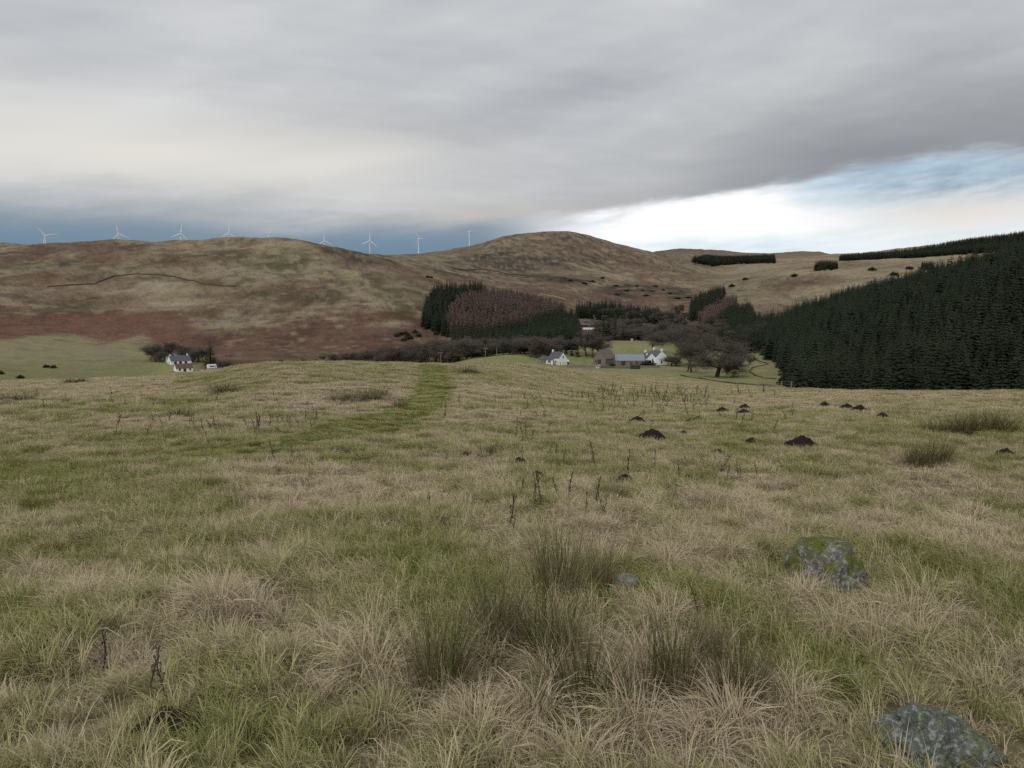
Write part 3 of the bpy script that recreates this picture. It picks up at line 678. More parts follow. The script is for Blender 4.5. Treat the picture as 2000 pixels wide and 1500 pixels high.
def house(name, label, cat, loc, rz, L, W, H, RH, wall, roof, wins=(), chims=(), over=.25, group=None, doors=()):
    """gabled building, ridge along local x. wins/doors: (side, u, z0, w, h), side in '-y','+y','-x','+x'"""
    t = tag(empty(name, loc, rz), label, cat, group)
    l, w = L / 2, W / 2
    MB().add([(-l,-w,-1),(l,-w,-1),(l,w,-1),(-l,w,-1),(-l,-w,H),(l,-w,H),(l,w,H),(-l,w,H),(-l,0,H+RH),(l,0,H+RH)],
             [(0,1,5,4),(1,2,6,9,5),(2,3,7,6),(3,0,4,8,7),(3,2,1,0),(4,5,9,8),(7,8,9,6)]).build('wall', wall, t)
    k = RH / w; th = .16; e = l + over * .4; y = w + over; rf = MB()
    for sy in (-1, 1):
        a = [(-e, sy * y, H - over * k + .04), (e, sy * y, H - over * k + .04), (e, 0, H + RH + .04), (-e, 0, H + RH + .04)]
        b = [(p[0], p[1], p[2] + th) for p in a]
        fs = [(0,1,2,3),(7,6,5,4),(0,4,5,1),(1,5,6,2),(2,6,7,3),(3,7,4,0)]
        rf.add(a + b, fs if sy < 0 else [q[::-1] for q in fs])
    r = rf.build('roof', roof, t)
    for x, yy, s, h in chims:
        z0 = H + RH * (1 - abs(yy) / w) - .3
        MB().box(x - s / 2, x + s / 2, yy - s / 2, yy + s / 2, z0, z0 + h + .3).box(x - s / 2 - .06, x + s / 2 + .06, yy - s / 2 - .06, yy + s / 2 + .06, z0 + h + .3, z0 + h + .45).build('chimney', wall, r)
    def opening(nm, side, u, z0, ww, hh, mat):
        q = .05
        bx = {'-y': (u - ww/2, u + ww/2, -w - q, -w + .05), '+y': (u - ww/2, u + ww/2, w - .05, w + q), '-x': (-l - q, -l + .05, u - ww/2, u + ww/2), '+x': (l - .05, l + q, u - ww/2, u + ww/2)}[side]
        o = MB().box(*bx, z0, z0 + hh).build(nm, mat, t)
        if nm == 'window':
            s = {'-y': (bx[0] - .1, bx[1] + .1, -w - .15, -w + .04), '+y': (bx[0] - .1, bx[1] + .1, w - .04, w + .15), '-x': (-l - .15, -l + .04, bx[2] - .1, bx[3] + .1), '+x': (l - .04, l + .15, bx[2] - .1, bx[3] + .1)}[side]
            MB().box(*s, z0 - .14, z0 - .01).build('sill', M_STONE, o)
    for wdw in wins: opening('window', *wdw, M_GLASS)
    for d in doors: opening('door', *d, M_DARKWOOD)
    return t
def yaw(p): return -math.atan2(p.x, p.y)          # local +y looks straight away from the camera
def rot2(p, a, dx, dy):
    c, s = math.cos(a), math.sin(a); x, y = p.x + c * dx - s * dy, p.y + s * dx + c * dy
    return Vector((x, y, float(ground_z(x, y))))

# white farmhouse: a tall range and a lower one side by side, gables towards the camera
p = at(1284, 432); a = yaw(p) + R(90) + R(26)
house('farmhouse', 'tall white gabled farmhouse with slate roof at the right end of the farm', 'house', p, a, 11, 6.6, 4.9, 3.0, M_WHITE, M_SLATE,
      wins=[('-x', .1, 1.0, .9, 1.1), ('+y', -2.5, 1.0, .9, 1.2), ('+y', 2.2, 1.0, .9, 1.2), ('+y', 0, 3.2, .9, 1.1)], chims=[(-5.1, 0, 1.0, 1.1), (4.9, 0, 1.0, 1.2)])
q = rot2(p, a, .4, 5.6); q.z = p.z
house('farmhouse_wing', 'lower white gabled wing on the left of the farmhouse', 'house', q, a, 9, 4.7, 4.2, 2.4, M_WHITE, M_SLATE,
      wins=[('-x', -.6, 2.2, .8, 1.2), ('-x', .9, .8, .8, 1.0), ('+y', 0, 1.0, .9, 1.2)], chims=[(3.9, 0, .9, 1.2), (-1.0, 1.2, .7, 1.0)])
p = at(1229, 425); a = yaw(p) + R(10)
house('long_barn', 'long low barn with blue grey sheet roof beside the farmhouse', 'barn', p, a, 16.5, 8, 2.7, 3.0, M_STONE, M_BLUEROOF,
      doors=[('-y', -4, 0, 2.4, 2.3), ('-y', 3.5, 0, 1.2, 2.0)], wins=[('-y', .5, 1.0, .9, .8)])
p = at(1181, 432); a = yaw(p) + R(58)
house('stone_barn', 'stone barn with steep brown roof left of the blue roofed barn', 'barn', p, a, 11.5, 8.6, 3.2, 4.8, M_STONE, M_BROWNROOF,
      doors=[('-x', 0, 0, 2.4, 2.6)], wins=[('-x', 2.3, 1.4, .7, .8)])
p = at(1089, 418); a = yaw(p) + R(90) + R(42)
house('cottage', 'white cottage with dark roof and tall gable beside the field fence', 'cottage', p, a, 9, 6.0, 3.6, 3.1, M_WHITE, M_SLATE,
      wins=[('-x', -.2, 3.8, .7, .9), ('+y', -2, 1.0, 1.0, 1.1), ('+y', 1.4, 1.0, 1.0, 1.1)], chims=[(3.9, 0, .8, 1.0)], doors=[('+y', 3.2, 0, .9, 2.0)])
p = at(1068, 414); a = yaw(p) + R(6)
house('cottage_annexe', 'low white annexe with dark roof left of the cottage', 'cottage', p, a, 6.4, 4.6, 2.1, 1.7, M_WHITE, M_SLATE, wins=[('-y', -1.2, .8, 1.0, .9), ('-y', 1.3, .8, 1.0, .9)])
p = at(1058, 412); house('garden_hut', 'small grey hut at the far left end of the cottage', 'shed', p, yaw(p), 2.6, 3.0, 1.9, .9, M_WOOD, M_SLATE, wins=[('-y', .2, .9, .7, .7)])
p = at(1241, 372); house('field_shelter', 'dark wooden field shelter in front of the barns', 'shed', p, yaw(p) + R(8), 4.6, 3.2, 1.7, .7, M_DARKWOOD, M_DARKWOOD, doors=[('-y', .4, 0, 2.2, 1.5)])
p = at(1104, 420); house('garden_shed', 'small white roofed shed on the right of the cottage', 'shed', p, yaw(p) + R(20), 3.4, 2.6, 1.5, .8, M_DARKWOOD, M_WHITE, doors=[('-y', 0, 0, .9, 1.4)])
# left bungalows
p = at(350, 480); house('bungalow', 'white bungalow with dark roof among trees at the foot of the left hill', 'bungalow', p, yaw(p) + R(16), 11.5, 7, 2.5, 2.7, M_WHITE, M_SLATE,
      wins=[('-y', -3.2, .8, 1.6, 1.2), ('-y', 2.6, .8, 1.4, 1.2), ('-x', 0, .9, 1.2, 1.2)], doors=[('-y', -.4, 0, 1.6, 2.1)], chims=[(4.6, 0, .7, .9)])
p = at(357, 436); house('lower_bungalow', 'low white bungalow with red brown roof in front of the other bungalow', 'bungalow', p, yaw(p) + R(12), 8.5, 6, 1.9, 2.0, M_WHITE, M_RED,
      wins=[('-y', -2.4, .7, 1.0, .9), ('-y', 2.8, .7, .9, .9)], doors=[('-y', .1, 0, 1.5, 1.6)])
p = at(334, 494); house('bungalow_wing', 'gabled white wing behind the left end of the bungalow', 'bungalow', p, yaw(p) + R(80), 6, 5, 2.5, 2.6, M_WHITE, M_SLATE, wins=[('-x', 0, .9, 1.1, 1.1)])
# lodges and houses in the wooded valley
for px, r, dz, L, W, H, RH, wl, rf, lab, aa in [
    (1149, 770, 0, 12, 6, 2.2, 1.6, M_WOOD, M_CREAM, 'pale roofed lodge lowest in the wooded valley clearing', 3),
    (1140, 815, 0, 9, 6, 2.2, 1.8, M_DARKWOOD, M_SLATE, 'dark lodge on the left of the valley clearing', 5),
    (1158, 825, 0, 8, 6, 2.2, 1.8, M_DARKWOOD, M_SLATE, 'dark lodge on the right of the valley clearing', -4),
    (1146, 860, 0, 8, 6, 2.2, 1.8, M_STONE, M_SLATE, 'grey lodge in the middle of the valley clearing', 0),
    (1160, 905, 0, 8, 6, 2.4, 1.8, M_WHITE, M_SLATE, 'white walled lodge at the top of the valley clearing', 8),
    (1228, 860, 0, 13, 7, 3.2, 2.4, M_CREAM, M_SLATE, 'cream house among bare trees behind the dark conifers', 10),
    (1237, 640, 0, 5, 4.5, 2.6, 2.0, M_WHITE, M_SLATE, 'tiny white cottage half hidden in trees above the green field', 40)]:
    p = at(px, r); house('lodge', lab, 'lodge', p, yaw(p) + R(aa), L, W, H, RH, wl, rf, wins=[('-y', -L * .25, .8, 1.2, 1.1), ('-y', L * .25, .8, 1.2, 1.1)], doors=[('-y', 0, 0, 1.0, 2.0)], chims=[(L * .3, 0, .6, .7)])

# ---------------------------------------------------------------- vehicles
def car(name, label, cat, loc, rz, body, L=4.3, W=1.8, H=1.75, van=False):
    t = tag(empty(name, loc, rz), label, cat); l, w = L / 2, W / 2; b = MB(); hb = .95
    prof = [(-l, .4), (-l + .05, hb * .93), (-l * .45, hb), (-l * .18, H), (l * .8, H), (l * .97, hb), (l, .4)] if not van else [(-l, .45), (-l + .1, H * .86), (-l + .45, H), (l - .45, H), (l - .05, H * .84), (l, .45)]
    n = len(prof); V = [(x, -w * (.88 if z > 1.2 else 1), z) for x, z in prof] + [(x, w * (.88 if z > 1.2 else 1), z) for x, z in prof]
    b.add(V, [tuple(range(n)), tuple(range(2 * n - 1, n - 1, -1))] + [((i + 1) % n, i, n + i, n + (i + 1) % n) for i in range(n)])
    b.build('body', body, t)
    if not van:
        MB().box(-l * .40, -l * .24, -w * .78, w * .78, 1.06, H - .22).build('windscreen', M_GLASS, t)
        for s in (-1, 1): MB().box(-l * .12, l * .72, s * w * .93 - .05, s * w * .93 + .05, 1.08, H - .2).build('window', M_GLASS, t)
        for s in (-1, 1): MB().tube([(-l - .03, s * w * .66, .72), (-l + .12, s * w * .66, .72)], .17, 10).build('headlight', M_LAMP, t)
    else:
        MB().box(-l * .5, l * .5, -w - .02, -w + .05, 1.25, 1.85).build('window', M_GLASS, t)
        MB().box(l * .55, l * .8, -w - .02, -w + .05, .6, 2.0).build('door', M_METAL, t)
    for x in ((-l * .62, l * .62) if not van else (.1,)):
        for s in (-1, 1):
            o = MB().tube([(x, s * w - .12, .33), (x, s * w + .06, .33)], .33, 12).build('wheel', M_TYRE, t)
            MB().tube([(x, s * w + .061, .33), (x, s * w + .075, .33)], .19, 10).build('hub', M_METAL, o)
    return t
M_SILVER = plain('silver_paint', (.30, .31, .32), .3, .05, 3, .5)
p = at(1170, 362); car('parked_car', 'grey car with bright headlights driving on the farm road below the barns', 'car', p, yaw(p) + R(72), M_SILVER)
p = at(1316, 440); car('white_car', 'white car parked between bare trees on the right of the farmhouse', 'car', p, yaw(p) + R(12), M_WHITE)
p = at(1300, 445); car('white_van', 'white vehicle just right of the farmhouse gable', 'car', p, yaw(p) + R(-8), M_WHITE, 3.6, 1.7, 1.5)
p = at(413, 448); car('caravan', 'white caravan standing by the dark conifer near the bungalows', 'caravan', p, yaw(p) + R(5), M_WHITE, 5.2, 2.2, 2.5, True)

# ---------------------------------------------------------------- walls, fences, poles
def ribbon_wall(name, label, pts, h, w, mat, cat, step=2.0, jag=.15, sink=.6):
    t = []
    for a, b in zip(pts, pts[1:]):
        n = max(1, int((b - a).length / step)); t += [a.lerp(b, i / n) for i in range(n)]
    t.append(pts[-1]); V, F = [], []; rr_ = random.Random(5)
    for i, q in enumerate(t):
        d = (t[min(i + 1, len(t) - 1)] - t[max(i - 1, 0)]); d.z = 0; d.normalize(); s = Vector((-d.y, d.x, 0)) * w / 2
        z = float(ground_z(q.x, q.y)); hh = h * (1 + rr_.uniform(-jag, jag))
        for k, zz in ((1, -sink), (.75, hh), (-.75, hh), (-1, -sink)): V.append((q.x + s.x * k, q.y + s.y * k, z + zz))
    for i in range(len(t) - 1):
        for k in range(3): F.append((i * 4 + k, i * 4 + k + 1, i * 4 + 5 + k, i * 4 + 4 + k))
    e = (len(t) - 1) * 4; F += [(3, 2, 1, 0), (e, e + 1, e + 2, e + 3)]
    o = MB().add(V, F).build(name, mat); return tag(o, label, cat)
ribbon_wall('stone_wall', 'grey stone garden wall in front of the farm buildings', [at(1168, 372), at(1200, 385), at(1240, 392), at(1286, 398), at(1287, 412)], 1.2, .6, M_STONE, 'wall')
ribbon_wall('yard_wall', 'low stone wall along the farm road left of the parked car', [at(1104, 392), at(1130, 392), at(1160, 384)], 1.0, .5, M_STONE, 'wall')
road = ribbon_wall('farm_road', 'grey farm road running past the parked car', [at(1098, 396), at(1125, 386), at(1150, 374), at(1175, 360), at(1205, 352), at(1240, 350)], .04, 3.4, plain('road_gravel', (.15, .14, .125), .95, .2, .5), 'road', 3.0, .02); road['kind'] = 'structure'
M_BANK = plain('earth_bank', (.075, .066, .045), .95, .35, .6)
M_TURF = plain('turf_bank', (.075, .055, .042), .95, .3, .2)
def on_hill(pts, r0=560): return [hit(x, y, r0) for x, y in pts]
ribbon_wall('old_turf_bank', 'dark old turf bank winding across the middle of the left hill', on_hill([(92,561),(140,557),(185,555),(205,547),(222,540),(250,537),(280,536.5),(310,537),(340,541),(365,547),(392,554),(425,558),(460,560)]), 1.0, 1.5, M_TURF, 'bank', 6.0)
ribbon_wall('far_hill_wall', 'dark field wall crossing the lower slopes of the round hill', on_hill([(885,525),(930,527),(975,532),(1020,538),(1060,541),(1100,545),(1150,549)], 900), 1.3, 1.8, M_TURF, 'wall', 8.0)
ribbon_wall('pale_hill_track', 'pale track edge climbing the slope right of the larch wood', on_hill([(1055,573),(1080,578),(1104,585)], 800), .4, 3.2, plain('pale_track', (.30, .26, .18), .95, .2, .3), 'track', 6.0, .05)
ribbon_wall('burn_bank', 'dark eroded and shadowed bank curving through the meadow by the plantation', [hit(x, y, 190) for x, y in ((1440,694),(1462,702),(1500,711),(1470,718),(1464,726),(1475,734),(1492,739),(1515,741))], .35, .9, M_BANK, 'bank', 2.0, .5)  # dark ribbon colour holds the bank's shadow as well as its bare earth
ribbon_wall('field_dyke', 'low dark dyke along the bottom edge of the pasture', [hit(x, y, 150) for x, y in ((1330,733),(1360,739),(1395,744),(1430,749),(1480,753),(1530,757))], .4, .8, M_BANK, 'dyke', 2.0, .4)
def fence(name, label, pts, sp=3.2, h=1.15):
    t = tag(empty(name, pts[0]), label, 'fence'); post = MB().tube([(0, 0, -.4), (0, 0, h)], .065, 5).mesh('post', M_WOOD); tops = []; o0 = pts[0]
    for a, b in zip(pts, pts[1:]):
        n = max(1, int((b - a).length / sp))
        for i in range(n):
            q = a.lerp(b, i / n); q.z = float(ground_z(q.x, q.y)); o = obj('post', post, t); o.location = q - o0
            o.rotation_euler = (random.gauss(0, .04), random.gauss(0, .04), 0); tops.append(q - o0)
    for hh in (.45, .8, 1.08):
        MB().tube([v + Vector((0, 0, hh)) for v in tops], .009, 3, False).build('wire', M_METAL, t)
fence('wire_fence', 'post and wire fence along the top of the field by the cottage', [hit(x, y, 110) or at(x, 200) for x, y in ((1052,713.5),(1085,716.5),(1120,720),(1160,724),(1200,730))])
fence('lower_wire_fence', 'post and wire fence at the field edge beside the plantation corner', [hit(x, y, 100) or at(x, 130) for x, y in ((1480,757),(1510,760),(1545,763.5),(1580,765))])
def pole(label, loc, h, arm=True):
    t = tag(empty('utility_pole', loc), label, 'utility pole', 'wooden utility poles near the farm')
    MB().tube([(0, 0, -1), (0, 0, h)], [.16, .11], 8).build('shaft', M_WOOD, t)
    if arm:
        c = MB().box(-.9, .9, -.06, .06, h - .35, h - .22).build('crossarm', M_WOOD, t)
        for x in (-.8, 0, .8): MB().tube([(x, 0, h - .22), (x, 0, h - .02)], .055, 6).build('insulator', M_METAL, c)
def top_at(px, py, r):       # height above ground of a photo pixel at distance r
    q = at(px, r, py); X_, Y_, Z_ = pix_dir(px, py); return EYE + r * float(Z_) / math.hypot(float(X_), float(Y_)) - q.z
for px, py, r, lab in [(861, 688, 300, 'pale utility pole with crossarm where the grass track meets the crest'), (948, 680, 300, 'thin utility pole on the green knoll right of the track'),
    (732, 698, 420, 'small utility pole peeping over the crest left of the track'), (970, 680, 380, 'short utility pole top behind the green knoll'), (1113, 684, 425, 'utility pole just right of the white cottage'),
    (1138, 688, 424, 'left one of the paired utility poles before the farm trees'), (1141.5, 686, 430, 'right one of the paired utility poles before the farm trees'), (1205, 697, 335, 'pale utility pole in front of the blue roofed barn'), (1059, 671, 470, 'utility pole among trees left of the cottage'), (1073, 684, 455, 'utility pole directly behind the white cottage')]:
    pole(lab, at(px, r), max(5.5, top_at(px, py, r)), px not in (970,))

# ---------------------------------------------------------------- wind turbines
M_TURB = plain('turbine_white', (.70, .71, .72), .5, .03, .1)
for px, py, bl, ang, yw, lab in [
    (88, 461, 18, (-38, 76, 196), 10, 'leftmost wind turbine, standing in the dip of the left skyline'), (231, 457, 18, (-10, 112, 222), 8, 'second wind turbine from the left on the hill skyline'),
    (353, 457, 19, (8, 136, 250), 5, 'third wind turbine from the left above the hill crest'), (447, 456, 17, (3, 125, 243), 5, 'fourth wind turbine from the left above the hill crest'),
    (524, 458, 15, (58, 178, 298), 10, 'wind turbine almost hidden behind the top of the left hill'), (633, 471, 16, (-4, 113, 236), 10, 'wind turbine half hidden behind the falling shoulder of the left hill'),
    (722, 471, 17, (2, 126, 248), 5, 'wind turbine standing tall in the left part of the saddle'), (817, 466, 15, (-28, 88, 208), 35, 'wind turbine in the saddle with one blade pointing right'),
    (916.5, 453, 19, (0, 120, 240), 62, 'rightmost wind turbine, seen edge on beside the round hill')]:
    r = 2900.0; q = at(px, r, py); hub = top_at(px, py, r); bm = bl * r / F_PX * 1.05
    t = tag(empty('wind_turbine', q, yaw(q) + R(yw)), lab, 'wind turbine', 'wind turbines along the skyline')
    MB().tube([(0, 0, -4), (0, 0, hub)], [2.3, 1.35], 12).build('tower', M_TURB, t)
    MB().box(-1.7, 1.7, -3.2, 5.5, hub - 1.2, hub + 2.0).build('nacelle', M_TURB, t)
    rt = MB().tube([(0, -3.2, hub + .4), (0, -5.6, hub + .4)], [1.5, .6], 10).build('rotor_hub', M_TURB, t)
    for a in ang:
        s, c = math.sin(R(a)), math.cos(R(a)); b = MB(); V = []
        for u, wd, th in ((0, 1.0, .9), (.2, 2.1, .6), (.6, 1.3, .35), (1, .35, .12)):
            cx, cz = s * bm * u, hub + .4 + c * bm * u
            for k1, k2 in ((-1, 0), (0, -1), (1, 0), (0, 1)): V.append((cx + c * wd * k1, -4.4 + th * k2, cz - s * wd * k1))
        b.add(V, [(i * 4 + k, i * 4 + (k + 1) % 4, i * 4 + 4 + (k + 1) % 4, i * 4 + 4 + k) for i in range(3) for k in range(4)] + [(12, 13, 14, 15)])
        b.build('blade', M_TURB, rt)

# ---------------------------------------------------------------- bare trees, single conifers, gorse
bare_protos = []
for lm, cm in BARE:
    t = bpy.data.objects.new('bare_tree', None); l_ = bpy.data.objects.new('trunk', lm); c_ = bpy.data.objects.new('crown', cm); l_.parent = t; c_.parent = t; t['category'] = 'tree'; bare_protos.append((t, l_, c_))
def plant(k, loc, h, label, group=None, w=None, name='bare_tree'):
    t = tag(empty(name, (loc.x, loc.y, loc.z - .1), random.uniform(0, 6.28)), label, 'tree', group)
    w = w or h * random.uniform(1.05, 1.45); t.scale = (w, w, h)
    obj('trunk', BARE[k][0], t); obj('crown', BARE[k][1], t); return t
rt_ = random.Random(33)
lab = 'grey brown leafless tree in the row along the stream below the left hill'
for i in range(104):
    px = 545 + i * 5.1 + rt_.uniform(-5, 5); r = rt_.uniform(425, 490)
    top = np.interp(px, [545, 620, 700, 780, 850, 900, 960, 1000, 1060], [706, 697, 681, 672, 660, 655, 657, 652, 655]) + rt_.uniform(-3, 7)
    plant(rt_.choice((0, 1, 3, 3, 4)), at(px, r), max(3.0, top_at(px, top, r)), lab, 'leafless trees along the stream')
lab = 'leafless tree in the wooded valley beyond the farm'
for i in range(140):
    px = rt_.uniform(1130, 1345); r = rt_.uniform(590, 960)
    if 1128 < px < 1172: px += 75
    plant(rt_.choice((0, 1, 2, 3, 4)), at(px, r), rt_.uniform(8, 14), lab, 'leafless trees of the wooded valley')
lab = 'leafless tree in the grove between the farmhouse and the plantation'
for i in range(46):
    px = rt_.uniform(1275, 1470); r = rt_.uniform(540, 720)
    plant(rt_.choice((0, 1, 2, 3)), at(px, r), rt_.uniform(11, 17), lab, 'leafless trees of the grove')
for px, r, top, k, lab in [(1068, 470, 656, 1, 'broad leafless tree behind the cottage annexe'), (1096, 480, 650, 0, 'tall leafless tree rising directly behind the white cottage'),
    (1125, 470, 655, 4, 'narrow leafless tree right of the cottage'), (1147, 462, 642, 2, 'forked leafless tree left of the stone barn'), (1158, 455, 640, 0, 'tall leafless tree with bare trunk left of the stone barn'), (1172, 470, 650, 1, 'leafless tree directly behind the stone barn'),
    (1187, 540, 652, 3, 'low leafless tree at the left end of the green field'), (1278, 478, 638, 0, 'big leafless tree directly behind the farmhouse chimneys'), (1311, 425, 684, 3, 'small rounded leafless tree right of the farmhouse'), (1322, 420, 690, 1, 'small leafless tree beside the white car'),
    (1343, 372, 668, 2, 'slender leafless tree at the lower field edge'), (1352, 365, 655, 0, 'tall dark trunked leafless tree at the lower field edge'), (1400, 335, 652, 3, 'large spreading leafless tree with forked trunk by the meadow'), (1385, 420, 640, 1, 'large leafless tree behind the forked one by the meadow'),
    (1425, 420, 660, 0, 'leafless tree at the corner of the meadow next to the plantation'), (1372, 440, 645, 2, 'leafless tree in the middle of the meadow grove'), (1446, 450, 668, 1, 'leafless tree against the dark plantation edge'), (1463, 395, 691, 4, 'little leafless tree beside the meadow bank'),
    (1036, 415, 694, 4, 'tiny leafless tree on the knoll left of the cottage'), (312, 500, 666, 0, 'round leafless tree left of the bungalow'), (325, 508, 668, 1, 'leafless tree behind the left gable of the bungalow'), (304, 495, 672, 3, 'outermost leafless tree left of the bungalow'), (338, 515, 664, 2, 'leafless tree above the bungalow roof'),
    (357, 508, 671, 4, 'reddish leafless tree behind the bungalow roof'), (376, 502, 672, 1, 'leafless tree right of the bungalow'), (388, 498, 671, 3, 'leafless tree between the bungalow and the tall conifer'), (397, 492, 674, 0, 'leafless tree touching the tall conifer by the bungalows'), (428, 430, 700, 1, 'low leafless scrub tree behind the caravan'), (445, 440, 703, 3, 'low leafless scrub tree at the crest right of the caravan')]:
    plant(k, at(px, r), max(3.0, top_at(px, top, r)), lab)
def conifer(px, r, top, k, lab, w=1.25):
    q = at(px, r); h = max(3.0, top_at(px, top, r)); t = tag(empty('conifer', (q.x, q.y, q.z - .1), random.uniform(0, 6)), lab, 'conifer'); t.scale = (h * w, h * w, h)
    obj('trunk', SPR_T, t); obj('crown', SPR[k], t)
for a_ in [(411, 455, 664, 0, 'tall dark conifer at the right end of the bungalow trees', 2.3), (1187, 610, 616, 1, 'broad dark conifer left of the twin conifers above the green field', 2.0), (1200, 620, 614, 4, 'broad dark conifer standing behind the pointed one above the green field', 1.9), (1178, 640, 618, 2, 'dark conifer nearest to the lodges', 1.7), (1217, 560, 634, 2, 'pointed dark conifer at the far edge of the green field', 1.7),
    (1116, 462, 664, 3, 'dark conifer right of the white cottage', 1.3), (1128, 458, 668, 0, 'dark conifer between the cottage and the utility poles', 1.3), (1106, 470, 670, 1, 'dark conifer behind the cottage gable', 1.4), (1150, 960, 582, 2, 'single tall spruce sticking out of the valley conifer belt', 1.1), (1310, 800, 604, 3, 'dark conifer among the bare trees of the grove', 1.5), (1218, 830, 607, 4, 'dark conifer left of the cream house', 1.6), (1275, 840, 610, 1, 'dark conifer right of the cream house', 1.6), (1335, 760, 612, 0, 'dark conifer at the mouth of the glen', 1.5)]: conifer(*a_)
def shrub_mesh(seed, mat, n=420):
    g = np.random.default_rng(seed); d = g.normal(size=(n, 3)); d /= np.linalg.norm(d, axis=1, keepdims=True); d[:, 2] = np.abs(d[:, 2])
    rad = (1 + .25 * np.sin(d[:, 0] * 5 + seed) * np.cos(d[:, 1] * 4)) * g.uniform(.55, 1.05, n); c = d * rad[:, None] * np.array([.5, .5, .9])
    a = g.normal(size=(n, 3)) * .085; b = g.normal(size=(n, 3)) * .085
    v = np.concatenate([c + a, c + b, c - a * .6 - b * .4 + g.normal(size=(n, 3)) * .03]); i = np.arange(n)
    return mesh_np('foliage', v, np.stack([i, i + n, i + 2 * n], -1), mat)
SHRUB = [shrub_mesh(s, M_GORSE) for s in range(3)]; STEM = MB().tube([(0, 0, -.1), (.02, 0, .5)], [.03, .015], 5).mesh('stem', M_BARK)
def shrub(q, w, h, lab, group=None, name='gorse_bush'):
    t = tag(empty(name, (q.x, q.y, q.z), random.uniform(0, 6)), lab, 'bush', group); t.scale = (w, w, h); obj('foliage', SHRUB[random.randrange(3)], t); obj('stem', STEM, t)
for (x, y), lab in zip([(90,718),(105,719),(40,739),(1,731)], ['left one of two dark gorse bushes side by side on the lower left meadow', 'right one of two dark gorse bushes side by side on the lower left meadow', 'lone dark gorse bush near the bottom of the left meadow', 'dark gorse bush at the left picture edge on the meadow']):
    q = hit(x, y, 200); shrub(q, 3.2, 1.8, lab)
for x, y in [(783,652),(792,650),(797,655),(775,655),(810,648),(802,660),(795,661),(852,652),(844,634),(835,540),(842,541),(788,664),(818,655)]:
    q = hit(x, y + 2, 300)
    if q: shrub(q, 4.5, 2.6, 'dark gorse bush dotted on the bracken slope left of the spruce strip', 'gorse bushes on the bracken slope')
for x, y in [(1598,528),(1607,527),(1703,528),(1746,538),(1775,526),(1552,540),(1430,560),(1456,547)]:
    q = hit(x, y, 700)
    if q: shrub(q, 12, 5, 'dark bush on the pale moor above the plantation', 'bushes on the moor')
for x, y in [(1180,545),(1120,549),(1135,552),(1210,575),(1225,570),(1250,566),(1270,568),(1290,570),(1310,576),(1200,562),(1235,560),(1165,553),(1105,546),(1325,580),(1345,583),(1285,560),(1260,575)]:
    q = hit(x + rt_.uniform(-11, 11), y + rt_.uniform(-3.5, 3.5), 800)
    if q: shrub(q, rt_.uniform(6, 14), rt_.uniform(1.6, 3.2), 'dark scrub patch on the lower slope of the round hill', 'scrub patches below the round hill')
p = at(1266, 412); shrub(p, 8.5, 3.4, 'dark evergreen bush in front of the white farmhouse gable', None, 'evergreen_bush')
p = at(1196, 405); shrub(p, 4.0, 2.2, 'small dark bush between the stone barn and the long barn', None, 'evergreen_bush')
p = hit(1531, 752, 150) or at(1531, 220); shrub(p, 5, 4, 'dark bush at the corner where meadow meets plantation', None, 'corner_bush')

# ---------------------------------------------------------------- foreground vegetation
def blades(n, rad, h, width, tilt, curl, seed, wind=0.0, segs=3, stiff=0.0):
    """n grass blades as tapered ribbons. tilt/curl in radians, wind: pull towards -x"""
    g = np.random.default_rng(seed); a = g.uniform(0, 2 * np.pi, n); q = rad * np.sqrt(g.random(n))
    bx, by = q * np.cos(a), q * np.sin(a)
    da = a + g.normal(0, .9, n); L = g.uniform(h[0], h[1], n) * (1 - .25 * (q / rad) * (1 - stiff)); t = np.abs(g.normal(tilt, tilt * .5, n)); c = np.abs(g.normal(curl, curl * .45, n))
    dxx, dyy = np.cos(da) - wind, np.sin(da) * (1 - .4 * min(wind, 1)); nn = np.hypot(dxx, dyy) + 1e-6; dxx, dyy = dxx / nn, dyy / nn
    w = width * g.uniform(.6, 1.3, n); sx, sy = -dyy, dxx; tw = g.normal(0, .5, n)
    V = np.zeros((n, segs * 2 + 1, 3)); x, y, z = bx.copy(), by.copy(), np.full(n, -.015); T = t.copy()
    for s in range(segs + 1):
        k = w * (1 - (s / segs) ** 1.6) * .5
        if s < segs:
            V[:, 2 * s] = np.stack([x - sx * k, y - sy * k, z + tw * k], -1); V[:, 2 * s + 1] = np.stack([x + sx * k, y + sy * k, z - tw * k], -1)
        else: V[:, 2 * segs] = np.stack([x, y, z], -1)
        st = L / segs; x = x + dxx * np.sin(T) * st; y = y + dyy * np.sin(T) * st; z = z + np.cos(T) * st; T = T + c / segs * (1 + .6 * s)
    m = segs * 2 + 1; o = np.arange(n)[:, None] * m; F4 = []
    for s in range(segs - 1): F4.append(o + np.array([[2 * s, 2 * s + 1, 2 * s + 3, 2 * s + 2]]))
    F3 = o + np.array([[2 * segs - 2, 2 * segs - 1, 2 * segs]])
    return V.reshape(-1, 3), (np.concatenate(F4) if F4 else np.zeros((0, 4), int)), F3, np.repeat(g.random(n), m)
def blade_mesh(name, mat, *sets):
    V, Q, T, B = [], [], [], []; k = 0
    for v, q, t, b in sets: V.append(v); Q.append(q + k); T.append(t + k); B.append(b); k += len(v)
    me = mesh_np(name, np.concatenate(V), [np.concatenate(Q), np.concatenate(T)], mat); vattr(me, 'blade', np.concatenate(B)); return me
